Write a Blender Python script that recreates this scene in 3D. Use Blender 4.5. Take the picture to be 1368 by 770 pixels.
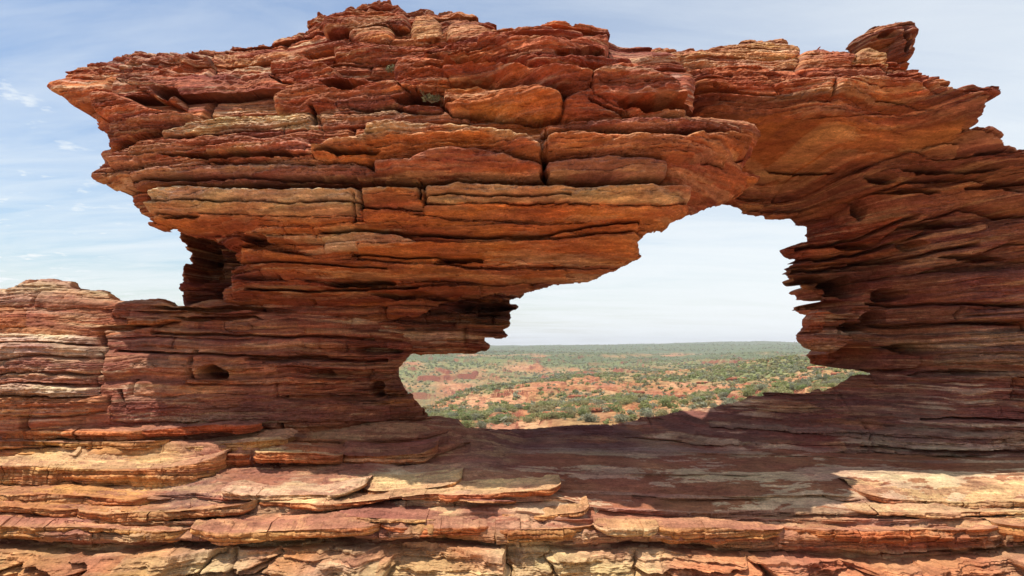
import bpy, math, random
import numpy as np

# ------------------------------------------------------------------ camera, sky, sun, exposure
EYE = 1.75                      # eye height above the ground in front of the ledge
FPX, CX, HOR = 988.0, 684.0, 460.0   # focal length and horizon of the photograph, in its pixels

sc = bpy.context.scene
for o in list(bpy.data.objects):
    bpy.data.objects.remove(o)
COL = sc.collection

cam_d = bpy.data.cameras.new("camera")
cam = bpy.data.objects.new("camera", cam_d)
COL.objects.link(cam)
cam.location = (0, 0, EYE)
cam.rotation_euler = (math.radians(90), 0, 0)
cam_d.sensor_width = 36.0
cam_d.lens = 36.0 * FPX / 1368.0
cam_d.shift_y = 75.0 / 1368.0
cam_d.clip_start = 0.05
cam_d.clip_end = 20000
sc.camera = cam

SUN = np.array([-0.27, -0.01, 0.95]); SUN = SUN / np.linalg.norm(SUN)
elev = math.asin(SUN[2]); azim = math.atan2(SUN[0], SUN[1])       # from +Y towards +X

world = bpy.data.worlds.new("World")
sc.world = world
world.use_nodes = True
wn, wl = world.node_tree.nodes, world.node_tree.links
wn.clear()
w_out = wn.new("ShaderNodeOutputWorld")
w_bg = wn.new("ShaderNodeBackground")
w_sky = wn.new("ShaderNodeTexSky")
w_sky.sky_type = 'NISHITA'
w_sky.sun_disc = False
w_sky.sun_elevation = elev
w_sky.sun_rotation = azim
w_sky.altitude = 100
w_sky.air_density = 1.0
w_sky.dust_density = 1.2
w_sky.ozone_density = 1.0
w_bg.inputs[1].default_value = 0.15
# thin cirrus veil
w_tc = wn.new("ShaderNodeTexCoord")
w_sep = wn.new("ShaderNodeSeparateXYZ")
w_div = wn.new("ShaderNodeVectorMath"); w_div.operation = 'DIVIDE'
w_add = wn.new("ShaderNodeMath"); w_add.operation = 'ADD'; w_add.inputs[1].default_value = 0.12
w_comb = wn.new("ShaderNodeCombineXYZ")
wl.new(w_tc.outputs['Generated'], w_sep.inputs[0])
wl.new(w_sep.outputs['Z'], w_add.inputs[0])
for i in range(3): wl.new(w_add.outputs[0], w_comb.inputs[i])
wl.new(w_tc.outputs['Generated'], w_div.inputs[0]); wl.new(w_comb.outputs[0], w_div.inputs[1])
w_map = wn.new("ShaderNodeMapping"); w_map.inputs['Rotation'].default_value = (0, 0, 0.5)
w_map.inputs['Scale'].default_value = (1.0, 3.2, 1.0)
wl.new(w_div.outputs[0], w_map.inputs[0])
w_n1 = wn.new("ShaderNodeTexNoise"); w_n1.inputs['Scale'].default_value = 1.1
w_n1.inputs['Detail'].default_value = 10; w_n1.inputs['Roughness'].default_value = 0.62
w_n1.inputs['Distortion'].default_value = 0.5
wl.new(w_map.outputs[0], w_n1.inputs['Vector'])
w_r1 = wn.new("ShaderNodeMapRange")              # optical depth of the veil
w_r1.inputs[1].default_value = 0.36; w_r1.inputs[2].default_value = 0.74
w_r1.inputs[3].default_value = 0.0; w_r1.inputs[4].default_value = 0.20
wl.new(w_n1.outputs['Fac'], w_r1.inputs[0])
w_n2 = wn.new("ShaderNodeTexNoise"); w_n2.inputs['Scale'].default_value = 7.0
w_n2.inputs['Detail'].default_value = 7; w_n2.inputs['Roughness'].default_value = 0.6
wl.new(w_div.outputs[0], w_n2.inputs['Vector'])
w_r2 = wn.new("ShaderNodeMapRange")              # small flecked clouds
w_r2.inputs[1].default_value = 0.60; w_r2.inputs[2].default_value = 0.80
w_r2.inputs[3].default_value = 0.0; w_r2.inputs[4].default_value = 0.8
wl.new(w_n2.outputs['Fac'], w_r2.inputs[0])
def wmath(op, a, b=None):
    n = wn.new("ShaderNodeMath"); n.operation = op
    for i, q in enumerate((a, b)):
        if q is None: continue
        if isinstance(q, (int, float)): n.inputs[i].default_value = q
        else: wl.new(q, n.inputs[i])
    return n.outputs[0]
w_x = wmath('MULTIPLY', w_sep.outputs['X'], 0.42)          # the veil thickens towards the east
w_left = wmath('MULTIPLY', w_r2.outputs[0], wmath('MINIMUM', wmath('MAXIMUM', wmath('MULTIPLY', wmath('ADD', w_sep.outputs['X'], 0.42), -7.0), 0.0), 1.0))
w_tau = wmath('ADD', wmath('ADD', w_r1.outputs[0], w_left), wmath('MAXIMUM', wmath('ADD', w_x, 0.07), 0.0))
w_zz = wmath('ADD', wmath('MAXIMUM', w_sep.outputs['Z'], 0.0), 0.09)
w_fac = wmath('SUBTRACT', 1.0, wmath('EXPONENT', wmath('MULTIPLY', wmath('DIVIDE', w_tau, w_zz), -1.15)))
w_veil = wn.new("ShaderNodeMix"); w_veil.data_type = 'RGBA'
wl.new(w_fac, w_veil.inputs[0])
wl.new(w_sky.outputs[0], w_veil.inputs[6])
w_veil.inputs[7].default_value = (6.0, 6.3, 6.45, 1)
wl.new(w_veil.outputs[2], w_bg.inputs[0])
wl.new(w_bg.outputs[0], w_out.inputs[0])

sun_d = bpy.data.lights.new("sun", 'SUN')
sun_d.energy = 5.0
sun_d.angle = math.radians(0.53)
sun_d.color = (1.0, 0.95, 0.87)
sun_o = bpy.data.objects.new("sun", sun_d)
COL.objects.link(sun_o)
sun_o.location = (-3, 0, 12)
from mathutils import Vector
sun_o.rotation_euler = Vector(SUN.tolist()).to_track_quat('Z', 'Y').to_euler()

sc.view_settings.view_transform = 'Standard'
sc.view_settings.look = 'None'
sc.view_settings.exposure = 0.08
sc.view_settings.gamma = 1.0
sc.view_settings.use_curve_mapping = False
sc.render.engine = 'CYCLES'
sc.cycles.max_bounces = 6
sc.cycles.diffuse_bounces = 4
sc.cycles.volume_bounces = 0
sc.cycles.use_denoising = True

# ------------------------------------------------------------------ numeric helpers
F = np.float32
def rng(seed): return np.random.RandomState(seed)
_T = rng(7).rand(256, 256).astype(F) * 2 - 1
def n2(x, y, s=0):
    x = np.asarray(x, F) + F(s * 17.31); y = np.asarray(y, F) + F(s * 5.77)
    xi = np.floor(x); yi = np.floor(y)
    fx = x - xi; fy = y - yi
    xi = xi.astype(np.int32) & 255; yi = yi.astype(np.int32) & 255
    x1 = (xi + 1) & 255; y1 = (yi + 1) & 255
    fx = fx * fx * fx * (fx * (fx * 6 - 15) + 10); fy = fy * fy * fy * (fy * (fy * 6 - 15) + 10)
    a = _T[xi, yi]; b = _T[x1, yi]; c = _T[xi, y1]; d = _T[x1, y1]
    return a + (b - a) * fx + (c - a) * fy + (a - b - c + d) * fx * fy
def fbm(x, y, o=4, s=0, g=0.5):
    r = 0; a = 1.0; t = 0
    for k in range(o):
        r = r + a * n2(x * F(2.03 ** k), y * F(2.03 ** k), s + k * 3.1); t += a; a *= g
    return r / t * 1.6
def ridged(x, y, o=4, s=0):
    r = 0; a = 1.0; t = 0
    for k in range(o):
        r = r + a * (1 - np.abs(n2(x * F(2.1 ** k), y * F(2.1 ** k), s + k * 2.7)) * 2); t += a; a *= 0.5
    return r / t
def sstep(a, b, x):
    t = np.clip((x - a) / (b - a), 0, 1); return t * t * (3 - 2 * t)
def H(i, s=0):                                   # hash of integers to 0..1
    i = (np.asarray(i).astype(np.int64) * 73856093 + int(s) * 19349663 + 1013) & 0x7fffffff
    i = (i ^ (i >> 13)) * 1274126177 & 0x7fffffff
    i = (i ^ (i >> 16)) * 668265263 & 0x7fffffff
    return ((i >> 7) & 0xffff).astype(F) / F(65535)

def tps(pts):                                    # thin-plate surface through (u, v, value)
    P = np.array(pts, float); n = len(P); s = 300.0
    U = P[:, :2] / s
    r = np.sqrt(((U[:, None] - U[None]) ** 2).sum(2)) + 1e-9
    K = r * r * np.log(r) + np.eye(n) * 0.01
    A = np.zeros((n + 3, n + 3)); A[:n, :n] = K
    A[:n, n] = 1; A[:n, n + 1:] = U; A[n, :n] = 1; A[n + 1:, :n] = U.T
    w = np.linalg.solve(A, np.r_[P[:, 2], 0, 0, 0])
    lo, hi = P[:, 2].min() - .3, P[:, 2].max() + .3
    def ev(u, v):
        u = u / s; v = v / s
        o = w[n] + w[n + 1] * u + w[n + 2] * v
        for k in range(n):
            q = (u - U[k, 0]) ** 2 + (v - U[k, 1]) ** 2 + 1e-12
            o = o + w[k] * 0.5 * q * np.log(q)
        return np.clip(o, lo, hi)
    return ev

def poly_sdf(u, v, poly):                        # positive inside, in photo pixels
    P = np.array(poly, F); d = np.full(u.shape, 1e12, F); ins = np.zeros(u.shape, bool)
    n = len(P)
    for i in range(n):
        ax, ay = P[i]; bx, by = P[(i + 1) % n]
        ex, ey = bx - ax, by - ay
        L = ex * ex + ey * ey + 1e-9
        wx = u - ax; wy = v - ay
        t = np.clip((wx * ex + wy * ey) / L, 0, 1)
        q = (wx - ex * t) ** 2 + (wy - ey * t) ** 2
        np.minimum(d, q, out=d)
        if ay != by:
            c = (ay > v) != (by > v)
            ins ^= c & (u < (bx - ax) * (v - ay) / (by - ay) + ax)
    d = np.sqrt(d)
    return np.where(ins, d, -d)

def upsample(a, ny, nx):
    h, w = a.shape
    yy = np.linspace(0, h - 1, ny); xx = np.linspace(0, w - 1, nx)
    y0 = np.minimum(yy.astype(int), h - 2); x0 = np.minimum(xx.astype(int), w - 2)
    fy = (yy - y0)[:, None]; fx = (xx - x0)[None]
    return (a[y0][:, x0] * (1 - fy) * (1 - fx) + a[y0 + 1][:, x0] * fy * (1 - fx) +
            a[y0][:, x0 + 1] * (1 - fy) * fx + a[y0 + 1][:, x0 + 1] * fy * fx).astype(F)

def strata(w, x, seed, tmin, tmax, amp, joint=0.0, gap=0.5, vary=0.6):
    """protrusion of a pile of beds: w = height in metres, x = along the beds. returns (protrusion, bed id)"""
    R = rng(seed)
    lo, hi = float(w.min()) - .2, float(w.max()) + .2
    n = int((hi - lo) / (0.5 * (tmin + tmax))) * 2 + 8
    th = tmin + (tmax - tmin) * R.rand(n) ** 1.7
    b = lo + np.r_[0, np.cumsum(th)]
    idx = np.clip(np.searchsorted(b, w.ravel()).reshape(w.shape) - 1, 0, n - 1)
    t = ((w - b[idx]) / th[idx]).astype(F)
    thx = th[idx].astype(F)
    h = H(idx, seed)
    a = (h - .5) * amp + amp * vary * n2(x * F(.9 / max(tmax, .05) * .12) + h * 91, idx * F(3.7), seed)
    e = np.minimum(t * 1.15, (1 - t) * 2.2)
    prof = sstep(0, 0.45, e)
    p = a + gap * thx * (prof - 1)
    bid = idx.astype(F)
    if joint > 0:
        L = joint * (0.6 + 0.9 * H(idx, seed + 5))
        q = x / L + h * 13 + 0.25 * n2(x * 2 / joint, idx * F(1.3), seed + 2)
        c = np.floor(q); fq = q - c
        dj = np.minimum(fq, 1 - fq) * L
        p = p + (H(c + 57 * idx, seed + 9) - .5) * amp * .7 - 0.35 * thx * (1 - sstep(0, 0.02 + 0.12 * thx, dj))
        bid = bid + c * 0.37
    return p.astype(F), bid

# palette (rock colours; the darkest also stand in for shade)
RED = (.41, .115, .05); DRED = (.24, .062, .038); ORANGE = (.56, .20, .06); PURPLE = (.23, .082, .060)
MAUVE = (.33, .15, .115); CREAM = (.62, .45, .27); OCHRE = (.53, .29, .12); WHITE = (.68, .54, .41)
BROWN = (.23, .098, .060); GREYB = (.30, .20, .14); LICHEN = (.42, .33, .13); BLACKB = (.11, .045, .034)
TAN = (.55, .34, .185); PINK = (.46, .22, .14)

def blend(u, v, pts, sig=55.0):                  # smooth regional colour from (u, v, colour)
    acc = np.zeros(u.shape + (3,), F); W = np.full(u.shape, 1e-9, F)
    for (a, b, c) in pts:
        k = 1 / ((((u - a) / 1.6) ** 2 + (v - b) ** 2) / sig ** 2 + .05) ** 2
        W += k; acc += k[..., None] * np.array(c, F)
    return acc / W[..., None]
def mixc(c, col, k):
    k = np.clip(k, 0, 1)[..., None]
    return c * (1 - k) + np.array(col, F) * k

# ------------------------------------------------------------------ materials
def new_mat(name):
    m = bpy.data.materials.new(name); m.use_nodes = True
    nt = m.node_tree; nt.nodes.clear()
    out = nt.nodes.new("ShaderNodeOutputMaterial"); b = nt.nodes.new("ShaderNodeBsdfPrincipled")
    nt.links.new(b.outputs[0], out.inputs[0])
    b.inputs['Specular IOR Level'].default_value = 0.12
    return m, nt.nodes, nt.links, b

def rock_material(name, bump=0.5, rough=0.92):
    m, N, L, b = new_mat(name)
    at = N.new("ShaderNodeAttribute"); at.attribute_name = "Col"
    g = N.new("ShaderNodeNewGeometry")
    mp = N.new("ShaderNodeMapping"); mp.inputs['Scale'].default_value = (1.1, 1.1, 10.0)
    L.new(g.outputs['Position'], mp.inputs[0])
    n1 = N.new("ShaderNodeTexNoise"); n1.inputs['Scale'].default_value = 2.6
    n1.inputs['Detail'].default_value = 9; n1.inputs['Roughness'].default_value = .68; n1.inputs['Distortion'].default_value = .35
    L.new(mp.outputs[0], n1.inputs['Vector'])
    n2_ = N.new("ShaderNodeTexNoise"); n2_.inputs['Scale'].default_value = 17
    n2_.inputs['Detail'].default_value = 8; n2_.inputs['Roughness'].default_value = .7
    L.new(g.outputs['Position'], n2_.inputs['Vector'])
    r1 = N.new("ShaderNodeMapRange"); r1.inputs[1].default_value = .3; r1.inputs[2].default_value = .7
    r1.inputs[3].default_value = .66; r1.inputs[4].default_value = 1.32
    L.new(n1.outputs['Fac'], r1.inputs[0])
    r2 = N.new("ShaderNodeMapRange"); r2.inputs[1].default_value = .3; r2.inputs[2].default_value = .7
    r2.inputs[3].default_value = .72; r2.inputs[4].default_value = 1.25
    L.new(n2_.outputs['Fac'], r2.inputs[0])
    mu = N.new("ShaderNodeMath"); mu.operation = 'MULTIPLY'
    L.new(r1.outputs[0], mu.inputs[0]); L.new(r2.outputs[0], mu.inputs[1])
    # hue drift between iron red and ochre
    n3 = N.new("ShaderNodeTexNoise"); n3.inputs['Scale'].default_value = 1.7; n3.inputs['Detail'].default_value = 6
    mp3 = N.new("ShaderNodeMapping"); mp3.inputs['Scale'].default_value = (1, 1, 4.5)
    L.new(g.outputs['Position'], mp3.inputs[0]); L.new(mp3.outputs[0], n3.inputs['Vector'])
    r3 = N.new("ShaderNodeValToRGB")
    r3.color_ramp.elements[0].position = .35; r3.color_ramp.elements[0].color = (.92, .80, .84, 1)
    r3.color_ramp.elements[1].position = .65; r3.color_ramp.elements[1].color = (1.08, 1.18, 1.05, 1)
    L.new(n3.outputs['Fac'], r3.inputs[0])
    v1 = N.new("ShaderNodeVectorMath"); v1.operation = 'MULTIPLY'
    L.new(at.outputs['Color'], v1.inputs[0]); L.new(r3.outputs[0], v1.inputs[1])
    v2 = N.new("ShaderNodeVectorMath"); v2.operation = 'SCALE'
    L.new(v1.outputs[0], v2.inputs[0]); L.new(mu.outputs[0], v2.inputs['Scale'])
    # crisp flakes: thin pale and dark skins with sharp borders
    mp4 = N.new("ShaderNodeMapping"); mp4.inputs['Scale'].default_value = (1.6, 2.6, 15.0); L.new(g.outputs['Position'], mp4.inputs[0])
    n4 = N.new("ShaderNodeTexNoise"); n4.inputs['Scale'].default_value = 2.3; n4.inputs['Detail'].default_value = 12; n4.inputs['Roughness'].default_value = .74
    L.new(mp4.outputs[0], n4.inputs['Vector'])
    r4 = N.new("ShaderNodeValToRGB"); e = r4.color_ramp.elements
    e[0].position = .36; e[0].color = (.50, .42, .44, 1); e[1].position = .66; e[1].color = (1.42, 1.44, 1.42, 1)
    for (p, c) in ((.41, (.92, .88, .88, 1)), (.56, (1, 1, 1, 1)), (.60, (1.30, 1.30, 1.26, 1))):
        q = e.new(p); q.color = c
    L.new(n4.outputs['Fac'], r4.inputs[0])
    v4 = N.new("ShaderNodeVectorMath"); v4.operation = 'MULTIPLY'; L.new(v2.outputs[0], v4.inputs[0]); L.new(r4.outputs[0], v4.inputs[1]); v2 = v4
    # dark speckles / pits
    vo = N.new("ShaderNodeTexVoronoi"); vo.inputs['Scale'].default_value = 26
    mpv = N.new("ShaderNodeMapping"); mpv.inputs['Scale'].default_value = (.5, .5, 1.6)
    L.new(g.outputs['Position'], mpv.inputs[0]); L.new(mpv.outputs[0], vo.inputs['Vector'])
    rv = N.new("ShaderNodeMapRange"); rv.inputs[1].default_value = .05; rv.inputs[2].default_value = .22
    rv.inputs[3].default_value = .7; rv.inputs[4].default_value = 1
    L.new(vo.outputs['Distance'], rv.inputs[0])
    n5 = N.new("ShaderNodeTexNoise"); n5.inputs['Scale'].default_value = 70; n5.inputs['Detail'].default_value = 5; n5.inputs['Roughness'].default_value = .75
    L.new(g.outputs['Position'], n5.inputs['Vector'])
    r5 = N.new("ShaderNodeMapRange"); r5.inputs[1].default_value = .3; r5.inputs[2].default_value = .7; r5.inputs[3].default_value = .70; r5.inputs[4].default_value = 1.30
    L.new(n5.outputs['Fac'], r5.inputs[0])
    m5 = N.new("ShaderNodeMath"); m5.operation = 'MULTIPLY'; L.new(rv.outputs[0], m5.inputs[0]); L.new(r5.outputs[0], m5.inputs[1]); rv = m5
    v3 = N.new("ShaderNodeVectorMath"); v3.operation = 'SCALE'
    L.new(v2.outputs[0], v3.inputs[0]); L.new(rv.outputs[0], v3.inputs['Scale'])
    L.new(v3.outputs[0], b.inputs['Base Color'])
    b.inputs['Roughness'].default_value = rough
    # bump
    hs = N.new("ShaderNodeMath"); hs.operation = 'ADD'
    hm = N.new("ShaderNodeMath"); hm.operation = 'MULTIPLY'; hm.inputs[1].default_value = .5
    L.new(n2_.outputs['Fac'], hm.inputs[0]); L.new(n1.outputs['Fac'], hs.inputs[0]); L.new(hm.outputs[0], hs.inputs[1])
    bp = N.new("ShaderNodeBump"); bp.inputs['Strength'].default_value = bump; bp.inputs['Distance'].default_value = .045
    ha = N.new("ShaderNodeMath"); ha.operation = 'MULTIPLY_ADD'; ha.inputs[1].default_value = .9
    L.new(n4.outputs['Fac'], ha.inputs[0]); L.new(hs.outputs[0], ha.inputs[2])
    hb = N.new("ShaderNodeMath"); hb.operation = 'MULTIPLY_ADD'; hb.inputs[1].default_value = .22
    L.new(n5.outputs['Fac'], hb.inputs[0]); L.new(ha.outputs[0], hb.inputs[2])
    L.new(hb.outputs[0], bp.inputs['Height']); L.new(bp.outputs[0], b.inputs['Normal'])
    return m
MAT_ROCK = rock_material("layered_sandstone")

# ------------------------------------------------------------------ object helpers
def tag(o, label=None, cat=None, group=None, kind=None):
    if label: o['label'] = label
    if cat: o['category'] = cat
    if group: o['group'] = group
    if kind: o['kind'] = kind
    return o
def empty(name, loc, label, cat, group=None):
    o = bpy.data.objects.new(name, None); COL.objects.link(o); o.location = loc
    return tag(o, label, cat, group)
def mesh_np(name, V, Q, mat, col=None, parent=None, smooth=False):
    """V (n,3), Q (m,4 or 3) -> one mesh object; V in world space"""
    V = np.ascontiguousarray(V, F); Q = np.ascontiguousarray(Q, np.int32)
    used = np.zeros(len(V), bool); used[Q.ravel()] = True
    remap = np.cumsum(used) - 1
    V = V[used]; Q = remap[Q].astype(np.int32)
    if col is not None: col = col[used]
    if parent is not None: V = V - np.array(parent.location, F)
    k = Q.shape[1]
    me = bpy.data.meshes.new(name)
    me.vertices.add(len(V)); me.vertices.foreach_set("co", V.ravel())
    me.loops.add(Q.size); me.loops.foreach_set("vertex_index", Q.ravel())
    me.polygons.add(len(Q)); me.polygons.foreach_set("loop_start", np.arange(0, Q.size, k, dtype=np.int32))
    me.update(calc_edges=True)
    me.polygons.foreach_set("use_smooth", np.full(len(Q), smooth, bool))
    if col is not None:
        a = me.color_attributes.new("Col", 'FLOAT_COLOR', 'POINT')
        a.data.foreach_set("color", np.c_[np.clip(col, 0, 1), np.ones(len(col))].astype(F).ravel())
    me.materials.append(mat)
    o = bpy.data.objects.new(name, me); COL.objects.link(o)
    if parent is not None: o.parent = parent
    return o

# ------------------------------------------------------------------ relief rock bodies (true thickness)
class Slab:
    """a bed or lens: rows of (x, top, bottom) traced on the face, protrusion P in metres"""
    def __init__(s, rows, P, col=None, ck=.8, tilt=0.3, rnd=3.0, end=12, rough=1.0, edge=.0):
        s.r = np.array(rows, float); s.P = P; s.col = col; s.ck = ck; s.tilt = tilt; s.rnd = rnd; s.end = end
        s.rough = rough; s.edge = edge

def relief(name, outline, depth, slabs, cavs, cracks, colpts, parent, res=.0078, thick=1.6, warp=None,
           st=(.3, .14, .045), rag=5.0, lump=None, smoothpts=(), seed=1, split=None, bandk=.55, alt=PURPLE,
           rz=.0068, topv=None, bulge=0.0, gap1=.35, wav=1.0, palk=.34, dark=None):
    B = tps(depth)
    O = np.array(outline, float)
    d0 = B(O[:, 0], O[:, 1])
    X = (O[:, 0] - CX) / FPX * d0; Z = (HOR - O[:, 1]) / FPX * d0
    x0, x1, z0, z1 = X.min() - .15, X.max() + .15, Z.min() - .15, Z.max() + .15
    nx = int((x1 - x0) / res); nz = int((z1 - z0) / rz)
    # coarse solve Y = B(u(Y), v(Y))
    cx_, cz_ = max(nx // 10, 8), max(nz // 10, 8)
    gx, gz = np.meshgrid(np.linspace(x0, x1, cx_), np.linspace(z0, z1, cz_))
    Y = np.full(gx.shape, float(np.mean(d0)))
    for _ in range(40):
        Y = .6 * Y + .4 * B(CX + FPX * gx / Y, HOR - FPX * gz / Y)
    Yb = upsample(Y, nz, nx)
    gx, gz = np.meshgrid(np.linspace(x0, x1, nx).astype(F), np.linspace(z0, z1, nz).astype(F))
    u = CX + FPX * gx / Yb; v = HOR - FPX * gz / Yb
    # bedding coordinate
    w = gz.copy()
    if warp is not None: w = w + warp(u, v).astype(F)
    w = w + .035 * wav * fbm(gx * .9, gz * .5, 3, seed + 1) + .010 * fbm(gx * 3.5, gz * 2, 3, seed + 4)
    # ragged outline: each thin bed ends at its own place
    sd = poly_sdf(u, v, outline)
    _, bid = strata(w, gx, seed + 21, .03, .16, .1)
    bi = bid.astype(np.int64)
    sdn = sd + rag * (.25 + 1.5 * sstep(-.1, .45, fbm(gx * .9, gz * 1.1, 3, seed + 7))) * ((H(bi, 3) - .55) * 1.3 + .8 * n2(gx * 3.0, bi.astype(F) * 1.7, seed)) + 2.2 * fbm(gx * 9, gz * 14, 3, seed + 6)
    mask = sdn > 0
    def shrink(m, f): 
        for _ in range(3):
            p_ = np.pad(m, 1, mode='edge'); m = f(f(p_[:-2, 1:-1], p_[2:, 1:-1]), f(f(p_[1:-1, :-2], p_[1:-1, 2:]), m))
        return m
    mask = shrink(shrink(mask, np.logical_and), np.logical_or) & mask
    dm = np.maximum(sdn, 0) * Yb / FPX                     # metres from the edge
    # beds
    sm = np.ones(u.shape, F)
    for (a, b_, ra, rb, k) in smoothpts:
        sm = sm * (1 - k * np.exp(-(((u - a) / ra) ** 2 + ((v - b_) / rb) ** 2)))
    p1, i1 = strata(w, gx, seed + 31, .09, .38, st[0], joint=1.5, gap=gap1)
    p2, i2 = strata(w + .02 * fbm(gx * 2, gz, 2, seed + 9), gx, seed + 41, .035, .12, st[1], joint=.55, gap=.45)
    p3, i3 = strata(w + .012 * fbm(gx * 4, gz * 2, 3, seed + 8), gx, seed + 51, .011, .035, st[2], gap=.6)
    reg = .22 + .95 * sstep(-.35, .55, fbm(gx * .8, gz * 1.5, 3, seed + 12))
    P = p1 * sm + p2 * sm * reg + p3 * (.35 + .65 * sm) * reg
    P += .07 * fbm(gx * 1.4, gz * 2.2, 4, seed + 14) * (.5 + .5 * sm)
    det = .011 * fbm(gx * 14, gz * 22, 4, seed + 15, .6)
    if lump is not None:
        lk = np.zeros(u.shape, F)
        for (a, b_, ra, rb, k) in lump:
            lk = np.maximum(lk, k * np.exp(-(((u - a) / ra) ** 2 + ((v - b_) / rb) ** 2) ** 1.5))
        P = P * (1 - .75 * lk) + lk * (.16 * (ridged(gx * 3.2, gz * 4.5, 5, seed + 16) - .4) + .05 * fbm(gx * 11, gz * 14, 3, seed + 2))
    # colour from regions and beds
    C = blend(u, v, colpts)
    h1 = H((i1 * 10).astype(np.int64), seed + 2); h2 = H((i2 * 10).astype(np.int64), seed + 3); h3 = H(i3.astype(np.int64), seed + 4)
    C = mixc(C, alt, bandk * sstep(.5, .85, h1) * (.6 + .4 * n2(gx * 1.3, gz * 3, 3)))
    pk = H((i1 * 10).astype(np.int64), seed + 61); kk = palk * (.5 + .5 * sstep(-.3, .3, fbm(gx * 1.1, w * 6, 3, seed + 62)))
    for q_, c_ in enumerate((ORANGE, TAN, DRED, MAUVE, (.50, .26, .12), RED)):
        C = mixc(C, c_, kk * (pk >= q_ / 6.) * (pk < (q_ + 1) / 6.))
    C = C * (.80 + .40 * h2)[..., None] * (.90 + .20 * h3)[..., None]
    C = mixc(C, OCHRE, .32 * sstep(.8, .95, h2) * sstep(-.1, .4, fbm(gx * 1.2, gz * 4, 3, seed + 22)))
    blot = fbm(gx * 2.2, w * 9, 4, seed + 23, .6)
    C = mixc(C, alt, .35 * sstep(.15, .6, blot)); C = mixc(C, ORANGE, .30 * sstep(.15, .6, -blot))
    sa = fbm(gx * 1.2, w * 20, 5, seed + 24, .62); sb = fbm(gx * 1.0 + 9, w * 13, 5, seed + 25, .62); sc2 = fbm(gx * 2.4, w * 40, 4, seed + 26, .65)
    C = mixc(C, (.58, .33, .18), .50 * sstep(.22, .38, sa)); C = mixc(C, alt, .50 * sstep(.2, .34, sb)); C = mixc(C, DRED, .45 * sstep(.28, .42, sc2))
    C = mixc(C, (.66, .50, .36), .45 * sstep(.36, .46, sa) * sstep(.0, .3, fbm(gx * .7, w * 2, 3, seed + 27)))
    if dark is not None: C = C * (1 - dark(u, v))[..., None]
    Yf = Yb - P
    # traced slabs
    for s in slabs:
        Ps = s.P; Ys = Yb - Ps
        us = CX + FPX * gx / Ys; vs = HOR - FPX * gz / Ys
        xa, xb = s.r[0, 0], s.r[-1, 0]
        wob = 7.0 * fbm(gx * 2.6, gz * 3, 5, seed + 33, .6)
        J = np.where((us > xa - 4) & (us < xb + 4) & (vs > s.r[:, 1].min() - 8) & (vs < s.r[:, 2].max() + 8))
        if len(J[0]) == 0: continue
        uu = us[J]; vv = vs[J]
        wb = wob[J]
        top = np.interp(uu, s.r[:, 0], s.r[:, 1]); bot = np.interp(uu, s.r[:, 0], s.r[:, 2])
        hgt = np.maximum(bot - top, 2.0)
        t = (bot - vv + wb * .5) / (hgt + 1e-6)                    # 0 bottom .. 1 top
        ex = np.clip(np.minimum(uu - xa, xb - uu) / s.end, 0, 1)
        ex = 1 - (1 - ex) ** 3.2
        tt = np.abs(2 * t - 1)
        face = np.clip(1 - tt ** (s.rnd + 2.4), 0, 1) ** .55
        bod = np.clip(face, 0, 1) * (1 - s.tilt * (1 - t)) * ex
        ins = (t > 0) & (t < 1) & (ex > 0)
        hm_ = hgt * Yb[J] / FPX
        lam = p3[J] * 1.0 + p2[J] * .5 * s.rough + det[J]
        dis = np.where(ins, Ps * np.clip(bod + .22 * fbm(gx[J] * 2.2, gz[J] * 5, 4, seed + 5, .6), 0, 1.35) + lam * (.3 + .7 * s.rough), -9)
        old = Yf[J]
        base = Yb[J] + .04
        new = base - dis
        take = ins & (new < old + .06 * Ps + .02)
        Yf[J] = np.where(take, np.minimum(new, old + .2), old)
        # undercut just below
        uc = np.exp(-np.clip((-t) * hgt / 2.4, 0, 9) ** 2) * (t <= 0) * ex * sstep(-.5, .3, n2(gx[J] * 1.7, gz[J] * 3, seed + 8))
        Yf[J] = Yf[J] + uc * min(.40 * Ps, .13)
        if s.col is not None:
            k = s.ck * ins * sstep(0, .12, t) * sstep(0, .5, ex) * (.78 + .35 * n2(gx[J] * 3, gz[J] * 12, seed + 6))
            C[J] = mixc(mixc(mixc(C[J], s.col, k), (.60, .38, .22), .22 * ins * sstep(.2, .36, sa[J])), alt, .26 * ins * sstep(.2, .34, sb[J])) * (.90 + .20 * h3[J])[..., None]
        if s.edge > 0:
            k = s.edge * ins * sstep(.62, .9, t + .25 * n2(gx[J] * 6, gz[J] * 4, seed + 7))
            C[J] = mixc(C[J], CREAM, k)
    for (a, b_, ra, rb, dp) in cavs:
        q = ((u - a + 4 * fbm(gx * 3, gz * 6, 3, seed + 71)) / ra) ** 2 + ((v - b_ + 2.5 * fbm(gx * 5, gz * 8, 3, seed + 72)) / rb) ** 2
        k = 1 - sstep(.55, 1.25, q)
        Yf = Yf + 1.45 * dp * k
    for (pts, wd, dp) in cracks:
        pp = np.array(pts, float)
        if abs(pp[-1, 0] - pp[0, 0]) > abs(pp[-1, 1] - pp[0, 1]):
            yc = np.interp(u, pp[:, 0], pp[:, 1]) + 2.0 * fbm(gx * 4, gx * 0 + 3, 3, seed + 73)
            k = np.exp(-((v - yc) / wd) ** 2) * (u > pp[0, 0]) * (u < pp[-1, 0])
        else:
            xc = np.interp(v, pp[:, 1], pp[:, 0]) + 2.0 * fbm(gz * 6, gz * 0 + 3, 3, seed + 73)
            k = np.exp(-((u - xc) / wd) ** 2) * (v > pp[0, 1]) * (v < pp[-1, 1])
        Yf = Yf + 1.3 * dp * k
    Yf = Yf - det
    # rounded rim and far side
    if bulge > 0:
        bt = np.clip(dm / (bulge * 1.3), 0, 1); Yf = Yf - bulge * np.sqrt(1 - (1 - bt) ** 2)
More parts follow.
